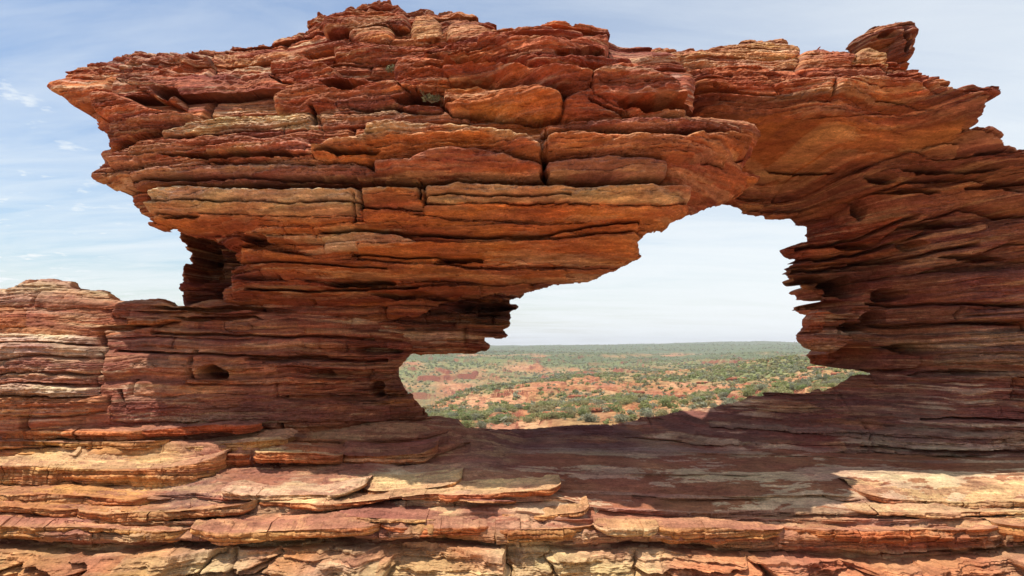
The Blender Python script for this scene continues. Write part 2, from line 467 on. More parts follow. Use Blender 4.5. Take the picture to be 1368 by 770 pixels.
    dt = dm
    if topv is not None:                       # only the lower edges taper; the top runs back as a plateau
        O2 = [(a, b if b > topv else -500) for (a, b) in outline]
        dt = np.maximum(poly_sdf(u, v, O2) - 1, 0) * Yb / FPX
    rim = np.clip(dm / .12, 0, 1); Yf = Yf + .10 * (1 - rim) ** 2
    T = np.minimum(.14 + 1.9 * dt, thick + .25 * fbm(gx * .7, gz * .9, 3, seed + 80))
    p4, _ = strata(w, gx + 40, seed + 91, .05, .22, .16, gap=.4)
    Yk = np.maximum(Yb + T + p4 * np.clip(dm * 3, 0, 1), Yf + .05)
    idx = np.arange(nx * nz).reshape(nz, nx)
    q = mask[:-1, :-1] & mask[1:, :-1] & mask[:-1, 1:] & mask[1:, 1:]
    a = idx[:-1, :-1]; b_ = idx[:-1, 1:]; c = idx[1:, 1:]; d = idx[1:, :-1]
    n = nx * nz
    VF = np.stack([gx, Yf, gz + EYE], -1).reshape(-1, 3); VK = np.stack([gx, Yk, gz + EYE], -1).reshape(-1, 3)
    V = np.r_[VF, VK]
    CC = np.clip(C.reshape(-1, 3), .01, .9); CC = np.r_[CC, CC]
    # side walls
    sides = []
    qp = np.pad(q, 1)
    inn = qp[1:-1, 1:-1]
    for (dy, dx, e0, e1) in ((-1, 0, a, b_), (1, 0, c, d), (0, -1, d, a), (0, 1, b_, c)):
        nb = qp[1 + dy:qp.shape[0] - 1 + dy, 1 + dx:qp.shape[1] - 1 + dx]
        m_ = inn & ~nb
        s0, s1 = e0[m_], e1[m_]
        sides.append(np.stack([s1, s0, s0 + n, s1 + n], -1))
    front = np.stack([a[q], b_[q], c[q], d[q]], -1); back = front[:, ::-1] + n
    uq = u[:-1, :-1][q]; vq = v[:-1, :-1][q]
    if split is None:
        return mesh_np(name, V, np.r_[front, back, np.concatenate(sides)], MAT_ROCK, CC, parent)
    reg_id = split(uq, vq)
    sideall = np.concatenate(sides); su = u.ravel()[sideall[:, 0]]; sv = v.ravel()[sideall[:, 0]]
    sid = split(su, sv)
    for k, nm in enumerate(name):
        mesh_np(nm, V, np.r_[front[reg_id == k], back[reg_id == k], sideall[sid == k]], MAT_ROCK, CC, parent)

arch = empty("rock_arch", (0, 7.5, 0.5),
             "red layered sandstone arch framing a natural window over the valley", "rock arch")

# ---- overhanging block, left and centre
outB = [(62,116),(70,103),(84,92),(102,83),(133,75),(154,67),(175,59),(196,65),(225,65),(253,63),(267,58),(298,54),(323,51),
 (351,49),(361,42),(386,35),(405,33),(407,23),(421,15),(435,14),(453,7),(472,4),(482,-1),(503,-3),(522,1),(532,4),(541,14),(561,8),(580,12),
 (608,10),(636,16),(658,23),(666,33),(686,37),(714,34),(738,34),(763,40),(791,37),(812,39),(818,53),(833,60),(870,66),(905,76),
 (932,92),(937,110),(933,135),(925,152),(985,160),(1008,166),(1020,179),(1012,196),(1000,215),(993,228),(1025,233),(1008,246),(993,258),
 (967,272),(948,277),(927,283),(899,296),(893,305),(863,306),(863,316),(850,324),(859,334),(859,345),(843,353),(819,364),
 (794,375),(742,378),(705,387),(690,392),(600,398),(560,420),(520,425),(470,425),(400,425),(330,415),(292,412),(290,390),(300,370),(304,345),(298,325),(270,316),
 (232,308),(211,305),(197,299),(179,282),(158,268),(156,258),(140,246),(126,240),(118,225),(123,211),(115,190),(128,188),(128,170),(102,147),(81,130)]
depB = [(62,116,7.5),(200,62,8.15),(120,85,7.9),(300,55,8.1),(300,105,7.3),(400,40,8.0),(400,85,7.4),(500,3,8.2),(500,50,7.4),(620,15,7.7),(620,50,6.9),(740,38,6.8),(740,60,6.35),(640,110,6.45),(700,170,6.0),(860,170,5.7),(1018,180,6.05),
 (880,100,6.25),(930,255,6.1),(800,255,5.95),(500,170,6.25),(500,250,6.2),(250,180,6.75),(130,200,7.2),(200,265,6.75),(350,260,6.45),(180,115,7.25),
 (380,130,6.9),(500,320,6.65),(500,400,7.7),(800,320,6.3),(860,335,6.5),(700,385,7.2),(300,330,7.3),(300,400,7.8),(400,330,6.9),(400,400,7.7),(833,60,7.0),
 (967,271,6.7),(620,350,6.8)]
SB = [
 Slab([(147,97,100),(165,91,108),(190,97,118),(215,110,128),(234,128,134)], .20, BROWN, .5, .4),
 Slab([(108,122,140),(122,114,150),(145,117,160),(175,130,162),(200,138,158),(252,146,151)], .22, RED, .5, .4),
 Slab([(135,160,195),(160,152,178),(200,150,168),(262,152,158)], .12, MAUVE, .6),
 Slab([(203,172,177),(225,162,176),(255,156,174),(290,151,172),(320,149,170),(360,146,168),(400,143,166),(419,145,168)], .18, CREAM, .95, .5, edge=.8),
 Slab([(420,146,167),(450,139,164),(480,140,162),(520,145,160),(585,144,158),(628,147,159)], .16, TAN, .7, .4, edge=.5),
 Slab([(628,146,158),(680,147,159),(727,150,160)], .12, OCHRE, .6),(None),
 Slab([(130,208,222),(160,190,225),(180,181,220),(240,176,213),(310,174,210),(405,177,208)], .26, PINK, .35, .6),
 Slab([(260,190,208),(290,184,210),(340,180,208),(404,178,206)], .34, RED, .5, .6),
 Slab([(403,186,200),(430,177,207),(482,171,208),(488,156,206),(510,153,205),(560,156,203),(600,157,196),(640,160,193),(680,165,199),(705,172,204),(728,184,206)], .42, ORANGE, .8, .55, edge=.5),
 Slab([(722,182,196),(740,170,202),(775,165,205),(810,168,205),(860,168,203),(930,166,204),(985,166,208),(1020,173,192)], .40, ORANGE, .6, .5, edge=.3),
 Slab([(722,166,178),(760,160,170),(800,158,168),(850,152,169),(920,153,170),(1002,160,170)], .24, PURPLE, .85, .2),
 Slab([(490,205,222),(500,203,225),(545,205,228),(560,197,230),(590,191,232),(630,190,234),(670,197,234),(700,203,234),(729,210,230)], .38, RED, .8, .35, rough=.35, edge=.12),
 Slab([(727,213,230),(745,205,234),(780,203,235),(830,202,236),(880,205,234),(901,211,228)], .36, MAUVE, .7, .3, rough=.4),
 Slab([(440,213,232),(470,212,233),(500,224,236),(560,230,240),(660,234,241),(730,234,240)], .20, PURPLE, .7, .2),
 Slab([(160,226,243),(200,218,244),(240,214,242),(330,216,240),(420,214,238),(490,214,236)], .22, MAUVE, .75, .4, edge=.2),
 Slab([(586,110,125),(600,105,138),(625,101,140),(645,107,141),(690,108,145),(720,107,146),(745,113,145),(758,124,138)], .38, ORANGE, .75, .45, rough=.4),
 Slab([(583,82,94),(590,70,100),(640,69,96),(680,71,97),(720,76,100),(760,80,106),(800,84,114),(850,94,116)], .48, RED, .6, .7, rough=.5),
 Slab([(632,48,52),(650,39,56),(685,37,62),(714,34,66),(763,40,68),(790,38,66),(812,40,62),(820,52,58)], .36, RED, .55, .5, rough=.5),
 Slab([(560,66,72),(600,53,72),(640,50,70),(700,61,73),(740,65,79),(800,68,78),(850,76,84)], .26, DRED, .5, .4),
 Slab([(752,122,150),(790,106,151),(830,100,144),(866,114,134)], .36, RED, .6, .6, rough=.4),
 Slab([(790,84,112),(835,72,126),(880,76,134),(915,88,140),(936,108,134)], .50, RED, .5, .55, rough=.4),
 Slab([(352,88,95),(370,72,102),(395,69,101),(430,79,99),(452,88,94)], .26, RED, .4),
 Slab([(352,122,135),(380,108,139),(410,95,143),(435,90,141),(470,92,136),(530,102,129),(558,114,121)], .34, RED, .5, .6, rough=.6),
 Slab([(440,131,138),(480,123,139),(520,128,138),(560,134,142),(592,138,143)], .22, MAUVE, .5),
 Slab([(520,84,98),(535,70,110),(560,67,122),(590,69,126),(603,80,126)], .34, RED, .4, .5),
 Slab([(440,60,75),(480,52,76),(540,54,78),(590,58,70)], .20, DRED, .4),
 Slab([(460,26,40),(470,16,50),(490,13,52),(512,20,50),(524,30,42)], .16, OCHRE, .3, .2, 2.2, rough=.3),
 Slab([(546,28,42),(556,18,46),(575,17,46),(590,26,40)], .13, OCHRE, .4, .2, 2.2, rough=.3),
 Slab([(594,28,44),(610,22,48),(635,24,50),(660,36,46)], .13, OCHRE, .3, .2, 2.2, rough=.3),
 Slab([(425,18,30),(450,10,34),(475,8,30),(530,10,30),(545,20,28)], .2, DRED, .4, .2, 2.2),
 Slab([(178,252,264),(200,245,266),(260,243,262),(340,247,264),(400,245,263),(475,246,262)], .32, WHITE, .9, .3, edge=.8),
 Slab([(176,266,280),(210,264,282),(300,264,282),(380,266,283),(476,264,282)], .28, CREAM, .75, .4, edge=.7),
 Slab([(190,284,300),(240,282,306),(330,283,310),(400,284,308),(430,284,304),(476,282,296)], .22, ORANGE, .7, .7, edge=.3),
 Slab([(476,246,268),(520,244,270),(564,244,272)], .32, ORANGE, .5, .3, edge=.6),
 Slab([(562,243,262),(600,239,266),(700,240,262),(800,242,265),(900,241,268),(933,240,262)], .36, CREAM, .75, .3, edge=.35),
 Slab([(560,268,285),(640,266,292),(760,266,296),(850,268,300),(900,268,298),(930,268,285)], .26, ORANGE, .6, .6, rough=.7),
 Slab([(478,272,296),(520,274,300),(600,288,310),(720,294,314),(800,290,306),(860,288,304)], .22, ORANGE, .6, .5),
 Slab([(425,314,332),(450,305,334),(480,303,330),(520,308,326),(552,318,324)], .20, WHITE, .8, .4, edge=.8),
 Slab([(470,320,345),(560,318,350),(640,318,352),(740,316,354),(800,308,356),(850,304,352),(864,312,344)], .24, ORANGE, .7, .65, rough=.5),
 Slab([(310,325,350),(380,335,368),(460,345,368),(560,352,372),(660,356,376),(760,360,374)], .20, ORANGE, .5, .6, rough=.6),
 Slab([(300,372,398),(380,374,400),(500,382,402),(600,382,396),(640,380,392)], .16, RED, .5, .5),
 Slab([(888,208,262),(930,206,266),(985,212,262),(1012,226,240)], .14, RED, .7, .7, rough=.3),
 Slab([(925,206,214),(950,204,214),(975,212,222)], .2, TAN, .6, .3),
 Slab([(1000,232,244),(1015,231,243),(1026,232,238)], .1, ORANGE, .6, .3),
]
SB = [s for s in SB if s is not None]
cavB = [(660,101,85,5,.55),(868,147,48,9,.65),(770,80,30,5,.35),(560,140,28,6,.3),(320,212,95,4,.45),(470,210,40,4,.4),
        (228,128,14,9,.35),(615,347,30,5,.2),(480,378,45,6,.35),(345,296+24,18,7,.25),(728,208,2,12,.05),(250,292,26,3,.15),
        (560,395,60,5,.3),(470,122,30,4,.3),(725,240,6,6,.3),(910,152,25,4,.3)]
crB = [([(430,312),(480,309),(560,314),(620,316),(720,316),(760,309),(810,301),(852,298)],2.0,.22),
       ([(570,270),(600,264),(680,266),(760,268)],1.6,.2),([(470,340),(560,346),(645,348)],1.8,.18),
       ([(477,262),(478,300)],1.6,.2),([(564,243),(563,272)],1.6,.2),([(728,180),(728,236)],1.6,.06),([(280,65),(281,105)],2,.2),
       ([(419,146),(420,168)],2,.2),([(300,350),(400,352),(520,360)],1.6,.15),([(330,386),(420,390),(560,384)],1.8,.2),
       ([(180,243),(300,241),(480,243)],1.8,.2)]
colB = [(100,100,RED),(180,75,(.34,.12,.065)),(300,80,(.36,.125,.065)),(250,110,RED),(400,60,RED),(500,30,RED),(600,25,(.36,.13,.06)),(740,50,RED),(560,90,RED),
        (400,110,RED),(460,85,DRED),(640,80,RED),(860,110,RED),(840,60,DRED),(700,130,RED),(540,130,DRED),(250,140,(.34,.13,.07)),(140,180,RED),(150,220,(.40,.19,.10)),
        (250,200,RED),(350,225,MAUVE),(600,240,PURPLE),(650,180,ORANGE),(900,190,(.42,.14,.06)),(960,240,RED),(300,270,(.45,.26,.15)),(480,280,ORANGE),
        (700,280,ORANGE),(850,280,(.45,.19,.08)),(600,330,(.46,.14,.045)),(780,340,(.42,.13,.045)),(380,320,(.42,.16,.07)),(300,340,DRED),(400,360,(.42,.14,.055)),
        (550,370,(.36,.11,.045)),(400,400,DRED),(600,392,BROWN),(700,380,BROWN),(860,250,(.42,.25,.14))]
lumpB = [(220,80,160,26,.9),(130,95,50,20,.6),(480,25,90,24,.8),(600,30,60,22,.6),(330,105,70,22,.6)]
smB = [(900,230,100,40,.7),(850,110,90,35,.5),(620,330,160,30,.5),(700,340,160,20,.5),(690,125,80,20,.5)]
relief(["overhanging_block", "cap_rock", "rock_nose", "underside"], outB, depB, SB, cavB, crB, colB, arch, seed=11, thick=2.4, topv=105, lump=lumpB,
       smoothpts=smB, st=(.18,.048,.020), rag=3.2,
       split=lambda u, v: np.where(v < 145 + 0 * u, 1, np.where((u > 728) & (v < 300), 2, np.where(v > 300, 3, 0))))

# ---- lintel, right pillar and the right-hand sill
outA = [(790,90),(820,62),(854,56),(885,53),(909,58),(930,56),(955,60),(969,53),(1004,51),(1042,50),(1063,55),(1079,63),(1102,57),(1116,60),(1137,61),
 (1150,66),(1180,80),(1214,91),(1240,92),(1256,101),(1267,109),(1277,116),(1302,119),(1327,119),(1333,126),(1327,139),(1318,147),(1320,154),(1316,162),
 (1334,162),(1348,168),(1360,184),(1380,192),(1440,198),(1520,190),(1700,210),(1800,240),(1800,640),(1000,640),(800,600),(790,574),(836,568),(857,560),(888,556),(923,551),(972,542),(997,535),
 (1004,530),(1063,528),(1105,523),(1134,512),(1144,503),(1169,500),(1148,493),(1127,484),(1116,473),(1081,468),(1069,459),(1070,446),(1081,442),(1076,436),(1077,425),
 (1084,417),(1106,411),(1109,395),(1097,389),(1084,378),(1063,373),(1060,359),(1055,351),(1068,347),(1053,344),(1041,329),(1063,323),(1083,318),(1083,302),(1069,300),(1063,294),(1023,293),(1025,288),
 (1004,286),(990,276),(967,271),(948,273),(900,262),(850,240),(800,180)]
depA = [(800,100,7.6),(854,60,7.9),(1000,55,8.1),(1000,95,6.9),(930,110,6.75),(1100,62,8.0),(1100,100,6.7),(1200,95,6.9),(1320,125,6.4),(1100,140,6.5),(1000,150,6.7),(1290,150,6.4),(1100,190,7.0),(1100,222,7.6),(1230,190,7.1),(1000,250,8.3),(1060,285,8.8),(1150,300,8.3),
 (1060,330,8.3),(1110,392,8.6),(1080,450,8.4),(1165,490,8.7),(1250,225,7.6),(1350,180,6.9),(1368,300,7.5),(1368,450,7.5),(1250,400,7.9),(1200,300,7.9),(1250,500,8.0),(1180,540,8.2),
 (1130,512,8.7),(1000,540,8.6),(888,560,8.6),(800,574,8.6),(850,590,8.0),(950,590,7.6),(1100,590,7.6),(1250,600,7.3),(1368,600,7.2),(1368,540,7.5),(1700,300,7.1),(1700,600,6.9),(1000,620,7.2)]
SA = [
 Slab([(930,66,74),(970,54,74),(1010,51,76),(1050,52,75),(1078,63,72)], .18, OCHRE, .5, .3, rough=.6),
 Slab([(850,62,74),(890,58,76),(940,66,80),(1000,74,86),(1060,74,86),(1100,70,82)], .2, TAN, .45, .3),
 Slab([(1070,70,88),(1095,60,94),(1130,62,95),(1160,68,95),(1200,80,92)], .26, RED, .5, .3, 2.4, rough=.6),
 Slab([(1146,68,76),(1165,56,78),(1185,60,78),(1198,72,84)], .3, LICHEN, .45, .2, 2.4, rough=.5),
 Slab([(950,84,110),(1000,80,118),(1040,92,120),(1080,98,124),(1126,100,126)], .22, RED, .5, .4),
 Slab([(1038,104,122),(1060,98,126),(1100,99,128),(1126,101,128)], .28, RED, .5, .4),
 Slab([(1124,100,128),(1160,98,130),(1200,96,126),(1240,104,128),(1262,112,126)], .34, RED, .5, .4),
 Slab([(1180,94,104),(1240,92,106),(1268,108,116),(1300,117,128),(1334,120,136)], .26, DRED, .5, .2),
 Slab([(1230,112,140),(1280,118,150),(1318,128,160),(1332,126,140)], .22, PURPLE, .5, .3),
 Slab([(930,130,170),(1000,128,190),(1040,124,150),(1120,130,148),(1200,136,150),(1290,150,164)], .16, BROWN, .5, .3, rough=.6),
 Slab([(990,160,232),(1040,150,228),(1100,137,222),(1160,134,218),(1220,138,212),(1270,146,200),(1298,160,182)], .10, ORANGE, .5, .5, 6, rough=.3),
 Slab([(1060,142,156),(1100,138,152),(1160,134,148),(1220,138,150),(1270,146,160),(1294,156,166)], .13, BROWN, .45, .3, rough=1.2),
 Slab([(1120,240,262),(1150,226,262),(1190,208,250),(1230,197,236),(1290,205,232),(1345,222,240)], .26, BROWN, .6, .4),
 Slab([(1250,190,204),(1275,184,206),(1300,190,204)], .3, TAN, .5, .2),
 Slab([(1300,166,196),(1330,164,200),(1360,186,206),(1440,200,214)], .3, MAUVE, .5, .3),
 Slab([(1290,205,232),(1330,200,236),(1400,206,236),(1500,210,240)], .25, BROWN, .5),
 Slab([(1130,285,300),(1150,262,310),(1190,248,300),(1250,244,290),(1310,238,270),(1370,250,280),(1450,255,280)], .3, (.36,.15,.08), .5, .5, rough=.4),
 Slab([(1042,326,334),(1083,312,344),(1130,300,334),(1180,288,318),(1210,285,300)], .18, RED, .5),
 Slab([(1180,345,368),(1230,330,366),(1300,310,350),(1368,292,320),(1500,290,320)], .2, PURPLE, .6, .3, rough=.5),
 Slab([(1145,378,412),(1200,366,415),(1290,362,412),(1368,360,408),(1500,360,410)], .22, PURPLE, .6, .3, rough=.5),
 Slab([(1145,415,432),(1200,412,436),(1270,414,432),(1368,412,430),(1500,412,430)], .24, MAUVE, .5, .3),
 Slab([(1069,448,466),(1085,444,470),(1130,446,472),(1150,450,462)], .16, PINK, .6, .3),
 Slab([(1076,420,440),(1090,417,441),(1110,420,440)], .18, RED, .7, .2),
 Slab([(1145,445,462),(1200,448,464),(1260,446,462),(1320,444,468),(1400,444,470)], .2, GREYB, .5, .3),
 Slab([(1168,478,494),(1200,474,498),(1244,474,494)], .24, BROWN, .4, .2),
 Slab([(1255,462,490),(1290,460,486),(1368,466,486),(1500,466,488)], .2, GREYB, .5, .3),
 Slab([(1240,500,506),(1300,498,506),(1400,498,506)], .06, GREYB, .5, .2),
 Slab([(950,566,572),(1050,570,578),(1160,576,588),(1200,578,592)], .08, GREYB, .7, .2),
 Slab([(1158,578,596),(1230,574,600),(1300,578,596),(1400,576,594),(1600,576,594)], .12, GREYB, .7, .2),
 Slab([(920,588,594),(1000,592,598),(1100,600,606),(1200,603,608)], .06, GREYB, .6, .2),
]
cavA = [(1075,224,50,9,.5),(1168,242,22,8,.45),(1126,385,20,14,.7),(1117,411,15,8,.6),(1143,478,30,16,.6),(1217,466,30,7,.4),(1137,284,9,14,.5),(1240,150,3,3,.0),
        (1140,330,26,5,.3),(1210,330,20,8,.2),(1090,372,24,5,.35),(1180,352,40,4,.25),(1180,395,26,8,.3),(1300,345,50,4,.2),(1160,425,14,8,.3),(1270,500,60,4,.15),(1330,205,30,5,.2),(1200,262,40,4,.25),(1260,232,60,5,.25),(1140,438,16,7,.3),(1250,300,50,5,.2),(1320,255,40,4,.2)]
crA = [([(1150,410),(1368,408)],1.8,.2),([(1150,436),(1368,432)],1.8,.2),([(1272,410),(1270,432)],1.8,.2),([(1162,574),(1162,604)],1.3,.12),([(1230,560),(1368,562)],1.3,.12),
       ([(1060,335),(1150,318),(1220,290)],2,.25),([(1060,350),(1160,338),(1240,310)],2,.25),([(1065,362),(1180,350),(1300,330)],2,.2)]
colA = [(870,80,RED),(1000,65,(.42,.2,.1)),(1000,100,RED),(1100,80,(.38,.15,.08)),(1200,110,RED),(1300,130,DRED),(1100,110,RED),(1150,180,(.45,.17,.065)),(1050,200,(.42,.14,.055)),(1000,250,(.33,.11,.055)),  # pillar entries are darkened: its shade painted in, besides a dark patina
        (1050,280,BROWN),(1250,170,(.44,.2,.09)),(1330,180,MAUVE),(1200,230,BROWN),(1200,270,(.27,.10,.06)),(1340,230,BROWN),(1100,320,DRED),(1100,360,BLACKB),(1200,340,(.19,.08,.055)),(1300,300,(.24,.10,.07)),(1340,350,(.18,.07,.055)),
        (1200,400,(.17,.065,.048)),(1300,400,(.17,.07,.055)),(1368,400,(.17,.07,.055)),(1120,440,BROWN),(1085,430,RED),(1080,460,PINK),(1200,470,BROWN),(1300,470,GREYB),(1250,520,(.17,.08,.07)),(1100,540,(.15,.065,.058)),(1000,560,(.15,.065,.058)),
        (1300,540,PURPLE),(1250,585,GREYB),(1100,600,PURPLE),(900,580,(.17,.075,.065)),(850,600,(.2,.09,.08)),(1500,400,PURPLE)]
def warpA(u, v):
    return .16 * np.exp(-((u - 1010) / 120.0) ** 2) * sstep(480, 300, v) * sstep(150, 260, v) - .0007 * (u - 1250) * sstep(200, 260, v) * sstep(500, 350, v) * (u > 1250)
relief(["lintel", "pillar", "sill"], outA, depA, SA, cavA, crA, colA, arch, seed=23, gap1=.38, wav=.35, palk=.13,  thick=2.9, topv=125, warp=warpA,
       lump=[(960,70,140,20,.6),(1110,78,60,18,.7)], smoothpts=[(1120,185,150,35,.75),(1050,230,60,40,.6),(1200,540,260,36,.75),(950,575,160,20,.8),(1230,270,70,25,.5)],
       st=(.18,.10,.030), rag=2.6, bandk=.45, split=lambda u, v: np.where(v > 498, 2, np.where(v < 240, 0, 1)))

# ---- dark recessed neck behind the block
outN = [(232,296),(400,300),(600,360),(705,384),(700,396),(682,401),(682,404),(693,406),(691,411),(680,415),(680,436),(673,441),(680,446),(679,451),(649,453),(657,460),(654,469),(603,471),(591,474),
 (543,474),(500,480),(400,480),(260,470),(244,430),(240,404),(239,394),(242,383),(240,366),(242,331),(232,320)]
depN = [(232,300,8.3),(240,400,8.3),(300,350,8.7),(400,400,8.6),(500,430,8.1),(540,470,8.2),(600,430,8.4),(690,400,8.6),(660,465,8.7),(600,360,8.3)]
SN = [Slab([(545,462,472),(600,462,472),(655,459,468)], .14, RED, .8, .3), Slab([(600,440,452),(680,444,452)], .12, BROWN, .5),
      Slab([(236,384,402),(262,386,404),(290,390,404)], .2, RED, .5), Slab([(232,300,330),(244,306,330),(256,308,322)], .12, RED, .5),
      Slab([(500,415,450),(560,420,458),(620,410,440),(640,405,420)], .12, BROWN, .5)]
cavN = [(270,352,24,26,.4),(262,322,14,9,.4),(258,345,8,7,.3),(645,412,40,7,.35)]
colN = [(250,350,DRED),(280,350,BLACKB),(400,400,BROWN),(520,430,BLACKB),(580,435,(.07,.035,.028)),(640,420,(.07,.035,.028)),(600,468,RED),(660,440,BLACKB)]  # near-black tones paint the shade under the block into the rock
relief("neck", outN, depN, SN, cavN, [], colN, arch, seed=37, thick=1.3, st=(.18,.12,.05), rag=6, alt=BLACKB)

# ---- left wall
outC = [(-420,400),(-200,380),(-60,388),(0,383),(35,374),(63,372),(95,373),(97,384),(119,387),(140,390),(158,396),(186,401),(218,401),(239,404),(300,402),(400,404),(500,408),(545,430),(552,462),
 (547,476),(535,486),(531,495),(533,508),(545,528),(556,540),(563,547),(570,556),(600,600),(560,640),(200,640),(-420,660)]
depC = [(-400,400,7.2),(-400,560,6.8),(0,390,7.4),(0,450,7.05),(60,500,6.9),(0,560,6.8),(130,400,7.7),(140,480,7.25),(140,560,7.0),(239,405,8.0),(250,440,7.5),(250,500,7.3),(250,565,7.15),(400,410,7.9),(400,450,7.55),
 (400,520,7.5),(420,565,7.4),(500,412,8.0),(540,470,8.0),(530,500,8.0),(560,545,8.0),(480,540,7.7),(560,600,7.9),(0,600,6.8)]
SC = [
 Slab([(-300,386,404),(0,386,402),(35,374,400),(95,374,396),(97,386,400),(150,394,404),(162,398,406)], .16, CREAM, .45, .3, edge=.5),
 Slab([(100,388,398),(150,392,402),(190,400,406),(238,404,410)], .1, TAN, .5, .2, edge=.6),
 Slab([(-200,406,452),(0,406,450),(100,408,448),(160,410,440),(200,420,445)], .1, (.40,.14,.07), .6, .4, rough=.2),
 Slab([(-30,412,442),(0,408,442),(28,412,440)], .12, ORANGE, .7, .2, rough=.3),
 Slab([(140,412,424),(160,410,426),(168,412,424)], .14, RED, .4, .2),
 Slab([(160,424,434),(200,424,432),(232,425,431)], .16, ORANGE, .7, .2, edge=.4),
 Slab([(-200,448,460),(40,447,458),(80,447,458),(117,450,459)], .12, WHITE, .9, .2, edge=.7),
 Slab([(-200,458,482),(0,458,480),(60,459,476),(124,462,478)], .16, WHITE, .7, .3, edge=.5),
 Slab([(-200,484,500),(0,480,500),(60,478,500),(126,480,500)], .12, MAUVE, .45, .3, edge=.3),
 Slab([(-200,502,514),(0,501,514),(70,502,512),(128,502,514)], .10, PINK, .4, .3, edge=.4),
 Slab([(-200,516,530),(0,514,528),(60,516,530),(120,518,530)], .14, WHITE, .6, .3, edge=.4),
 Slab([(-200,530,556),(0,530,556),(80,532,556),(132,530,552)], .15, (.44,.19,.10), .6, .3),
 Slab([(170,482,492),(260,482,494),(340,484,494),(420,482,490)], .1, GREYB, .4, .2),
 Slab([(240,507,514),(330,506,514),(470,507,513)], .1, ORANGE, .45, .2),
 Slab([(290,428,440),(310,426,442),(330,430,440)], .12, PINK, .5, .3),
 Slab([(140,530,566),(300,528,566),(420,536,566),(520,540,562)], .08, PURPLE, .6, .3, rough=.5),
 Slab([(490,500,512),(520,500,520),(540,505,530)], .1, BLACKB, .4, .3),
]
cavC = [(286,499,20,10,.35),(132,470,6,30,.08),(160,438,40,4,.12),(290,425,60,3,.15),(300,413,90,3,.2),(502,520,12,10,.2),(505,470,30,5,.2),(430,500,18,4,.1)]
crC = [([(130,452),(128,530)],3,.10),([(160,520),(168,545)],2,.15),([(150,470),(240,472),(330,476),(440,478)],1.6,.14),([(330,480),(520,482)],1.6,.14),([(200,445),(300,448),(500,452)],1.6,.12)]
colC = [(60,465,PINK),(20,520,(.5,.24,.15)),(300,455,(.40,.16,.09)),(200,500,(.40,.17,.10)),(400,455,(.40,.15,.08)),(330,500,(.38,.16,.09)),(50,385,(.5,.33,.23)),(150,395,(.5,.34,.2)),(230,408,OCHRE),(50,425,(.38,.14,.075)),(150,425,RED),(20,455,TAN),(60,470,(.5,.3,.2)),(60,500,(.42,.2,.14)),(60,540,(.42,.18,.1)),(200,440,(.34,.13,.075)),(200,470,(.36,.17,.1)),
        (300,440,(.33,.13,.075)),(400,430,(.34,.13,.07)),(300,480,(.33,.15,.09)),(400,470,(.32,.13,.08)),(450,500,DRED),(250,510,(.42,.19,.1)),(200,545,PURPLE),(350,545,(.2,.085,.07)),(500,540,BLACKB),(520,480,DRED),(530,510,BLACKB)]
relief("left_wall", outC, depC, SC, cavC, crC, colC, arch, seed=47, thick=1.7, st=(.09,.045,.022), rag=3, bandk=.5,
       smoothpts=[(60,428,140,18,.8),(300,540,160,30,.5),(400,440,100,20,.5)])

# ------------------------------------------------------------------ stepped rock ledge in the foreground
def L(*p):
    a = np.array(p, float); return lambda x: np.interp(x, a[:, 0], a[:, 1])
def after(line, x0, base, off):          # beyond x0 the line follows `base` shifted by off
    return lambda x: np.where(x > x0, base(x) + off, line(x))
R0 = L((-400,556),(560,554),(568,554),(612,558),(622,568),(721,572),(836,569),(900,573),(1000,586),(1200,600),(1800,604))
yR0 = L((-400,8.1),(500,8.2),(560,8.4),(615,8.5),(640,8.7),(850,8.7),(1000,8.3),(1200,8.0),(1800,7.8))
T1 = L((-400,576),(0,573),(60,571),(170,572),(250,568),(310,565),(328,570),(350,578),(400,585),(470,588),(560,582),(615,576),(700,582),(850,584),(1000,594),(1200,606),(1800,609))
Y1 = L((-400,6.9),(0,6.95),(330,7.1),(470,7.3),(560,7.5),(620,7.9),(700,8.1),(1000,7.8),(1200,7.4),(1800,7.2))
B1 = L((-400,598),(0,597),(100,598),(250,594),(325,587),(350,581),(400,588),(470,594),(560,590),(600,580),(615,577.5),(700,583.5),(850,585.5),(1000,595.5),(1200,607.5),(1800,611))
T2 = L((-400,603),(0,601),(210,602),(280,603),(330,604),(440,604),(520,606),(570,600),(600,592),(630,590),(700,600),(900,604),(1100,610),(1200,616),(1800,618))
Y2 = L((-400,6.7),(0,6.75),(210,6.7),(330,6.55),(440,6.65),(560,6.9),(620,7.4),(700,7.4),(900,7.3),(1200,7.0),(1800,6.8))
B2 = L((-400,613),(0,612),(210,613),(262,615),(285,624),(330,628),(450,622),(480,620),(560,613),(600,601),(630,592),(700,602),(900,606),(1100,612),(1200,618),(1800,620))
T3 = L((-400,628),(0,621),(60,623),(130,626),(220,623),(262,621),(275,626),(290,634),(330,638),(450,634),(560,628),(620,618),(700,625),(800,632),(1000,634),(1200,634),(1800,634))
Y3 = L((-400,6.35),(0,6.4),(200,6.35),(270,6.25),(290,6.3),(330,6.3),(450,6.3),(620,6.7),(800,6.35),(1200,6.4),(1800,6.3))
B3 = L((-400,652),(0,644),(60,647),(100,649),(210,652),(240,647),(264,637),(290,636),(330,640),(450,636),(560,630),(620,620),(700,627),(800,634),(1000,636),(1200,636),(1800,636))
T4 = L((-400,664),(0,660),(100,662),(200,661),(262,658),(285,664),(360,668),(440,667),(540,658),(612,651),(640,649),(700,651),(760,656),(900,662),(1100,662),(1165,668),(1250,672),(1368,669),(1800,672))
Y4 = L((-400,5.85),(0,5.85),(262,5.85),(300,5.75),(600,5.9),(760,5.95),(1000,5.8),(1200,5.75),(1800,5.7))
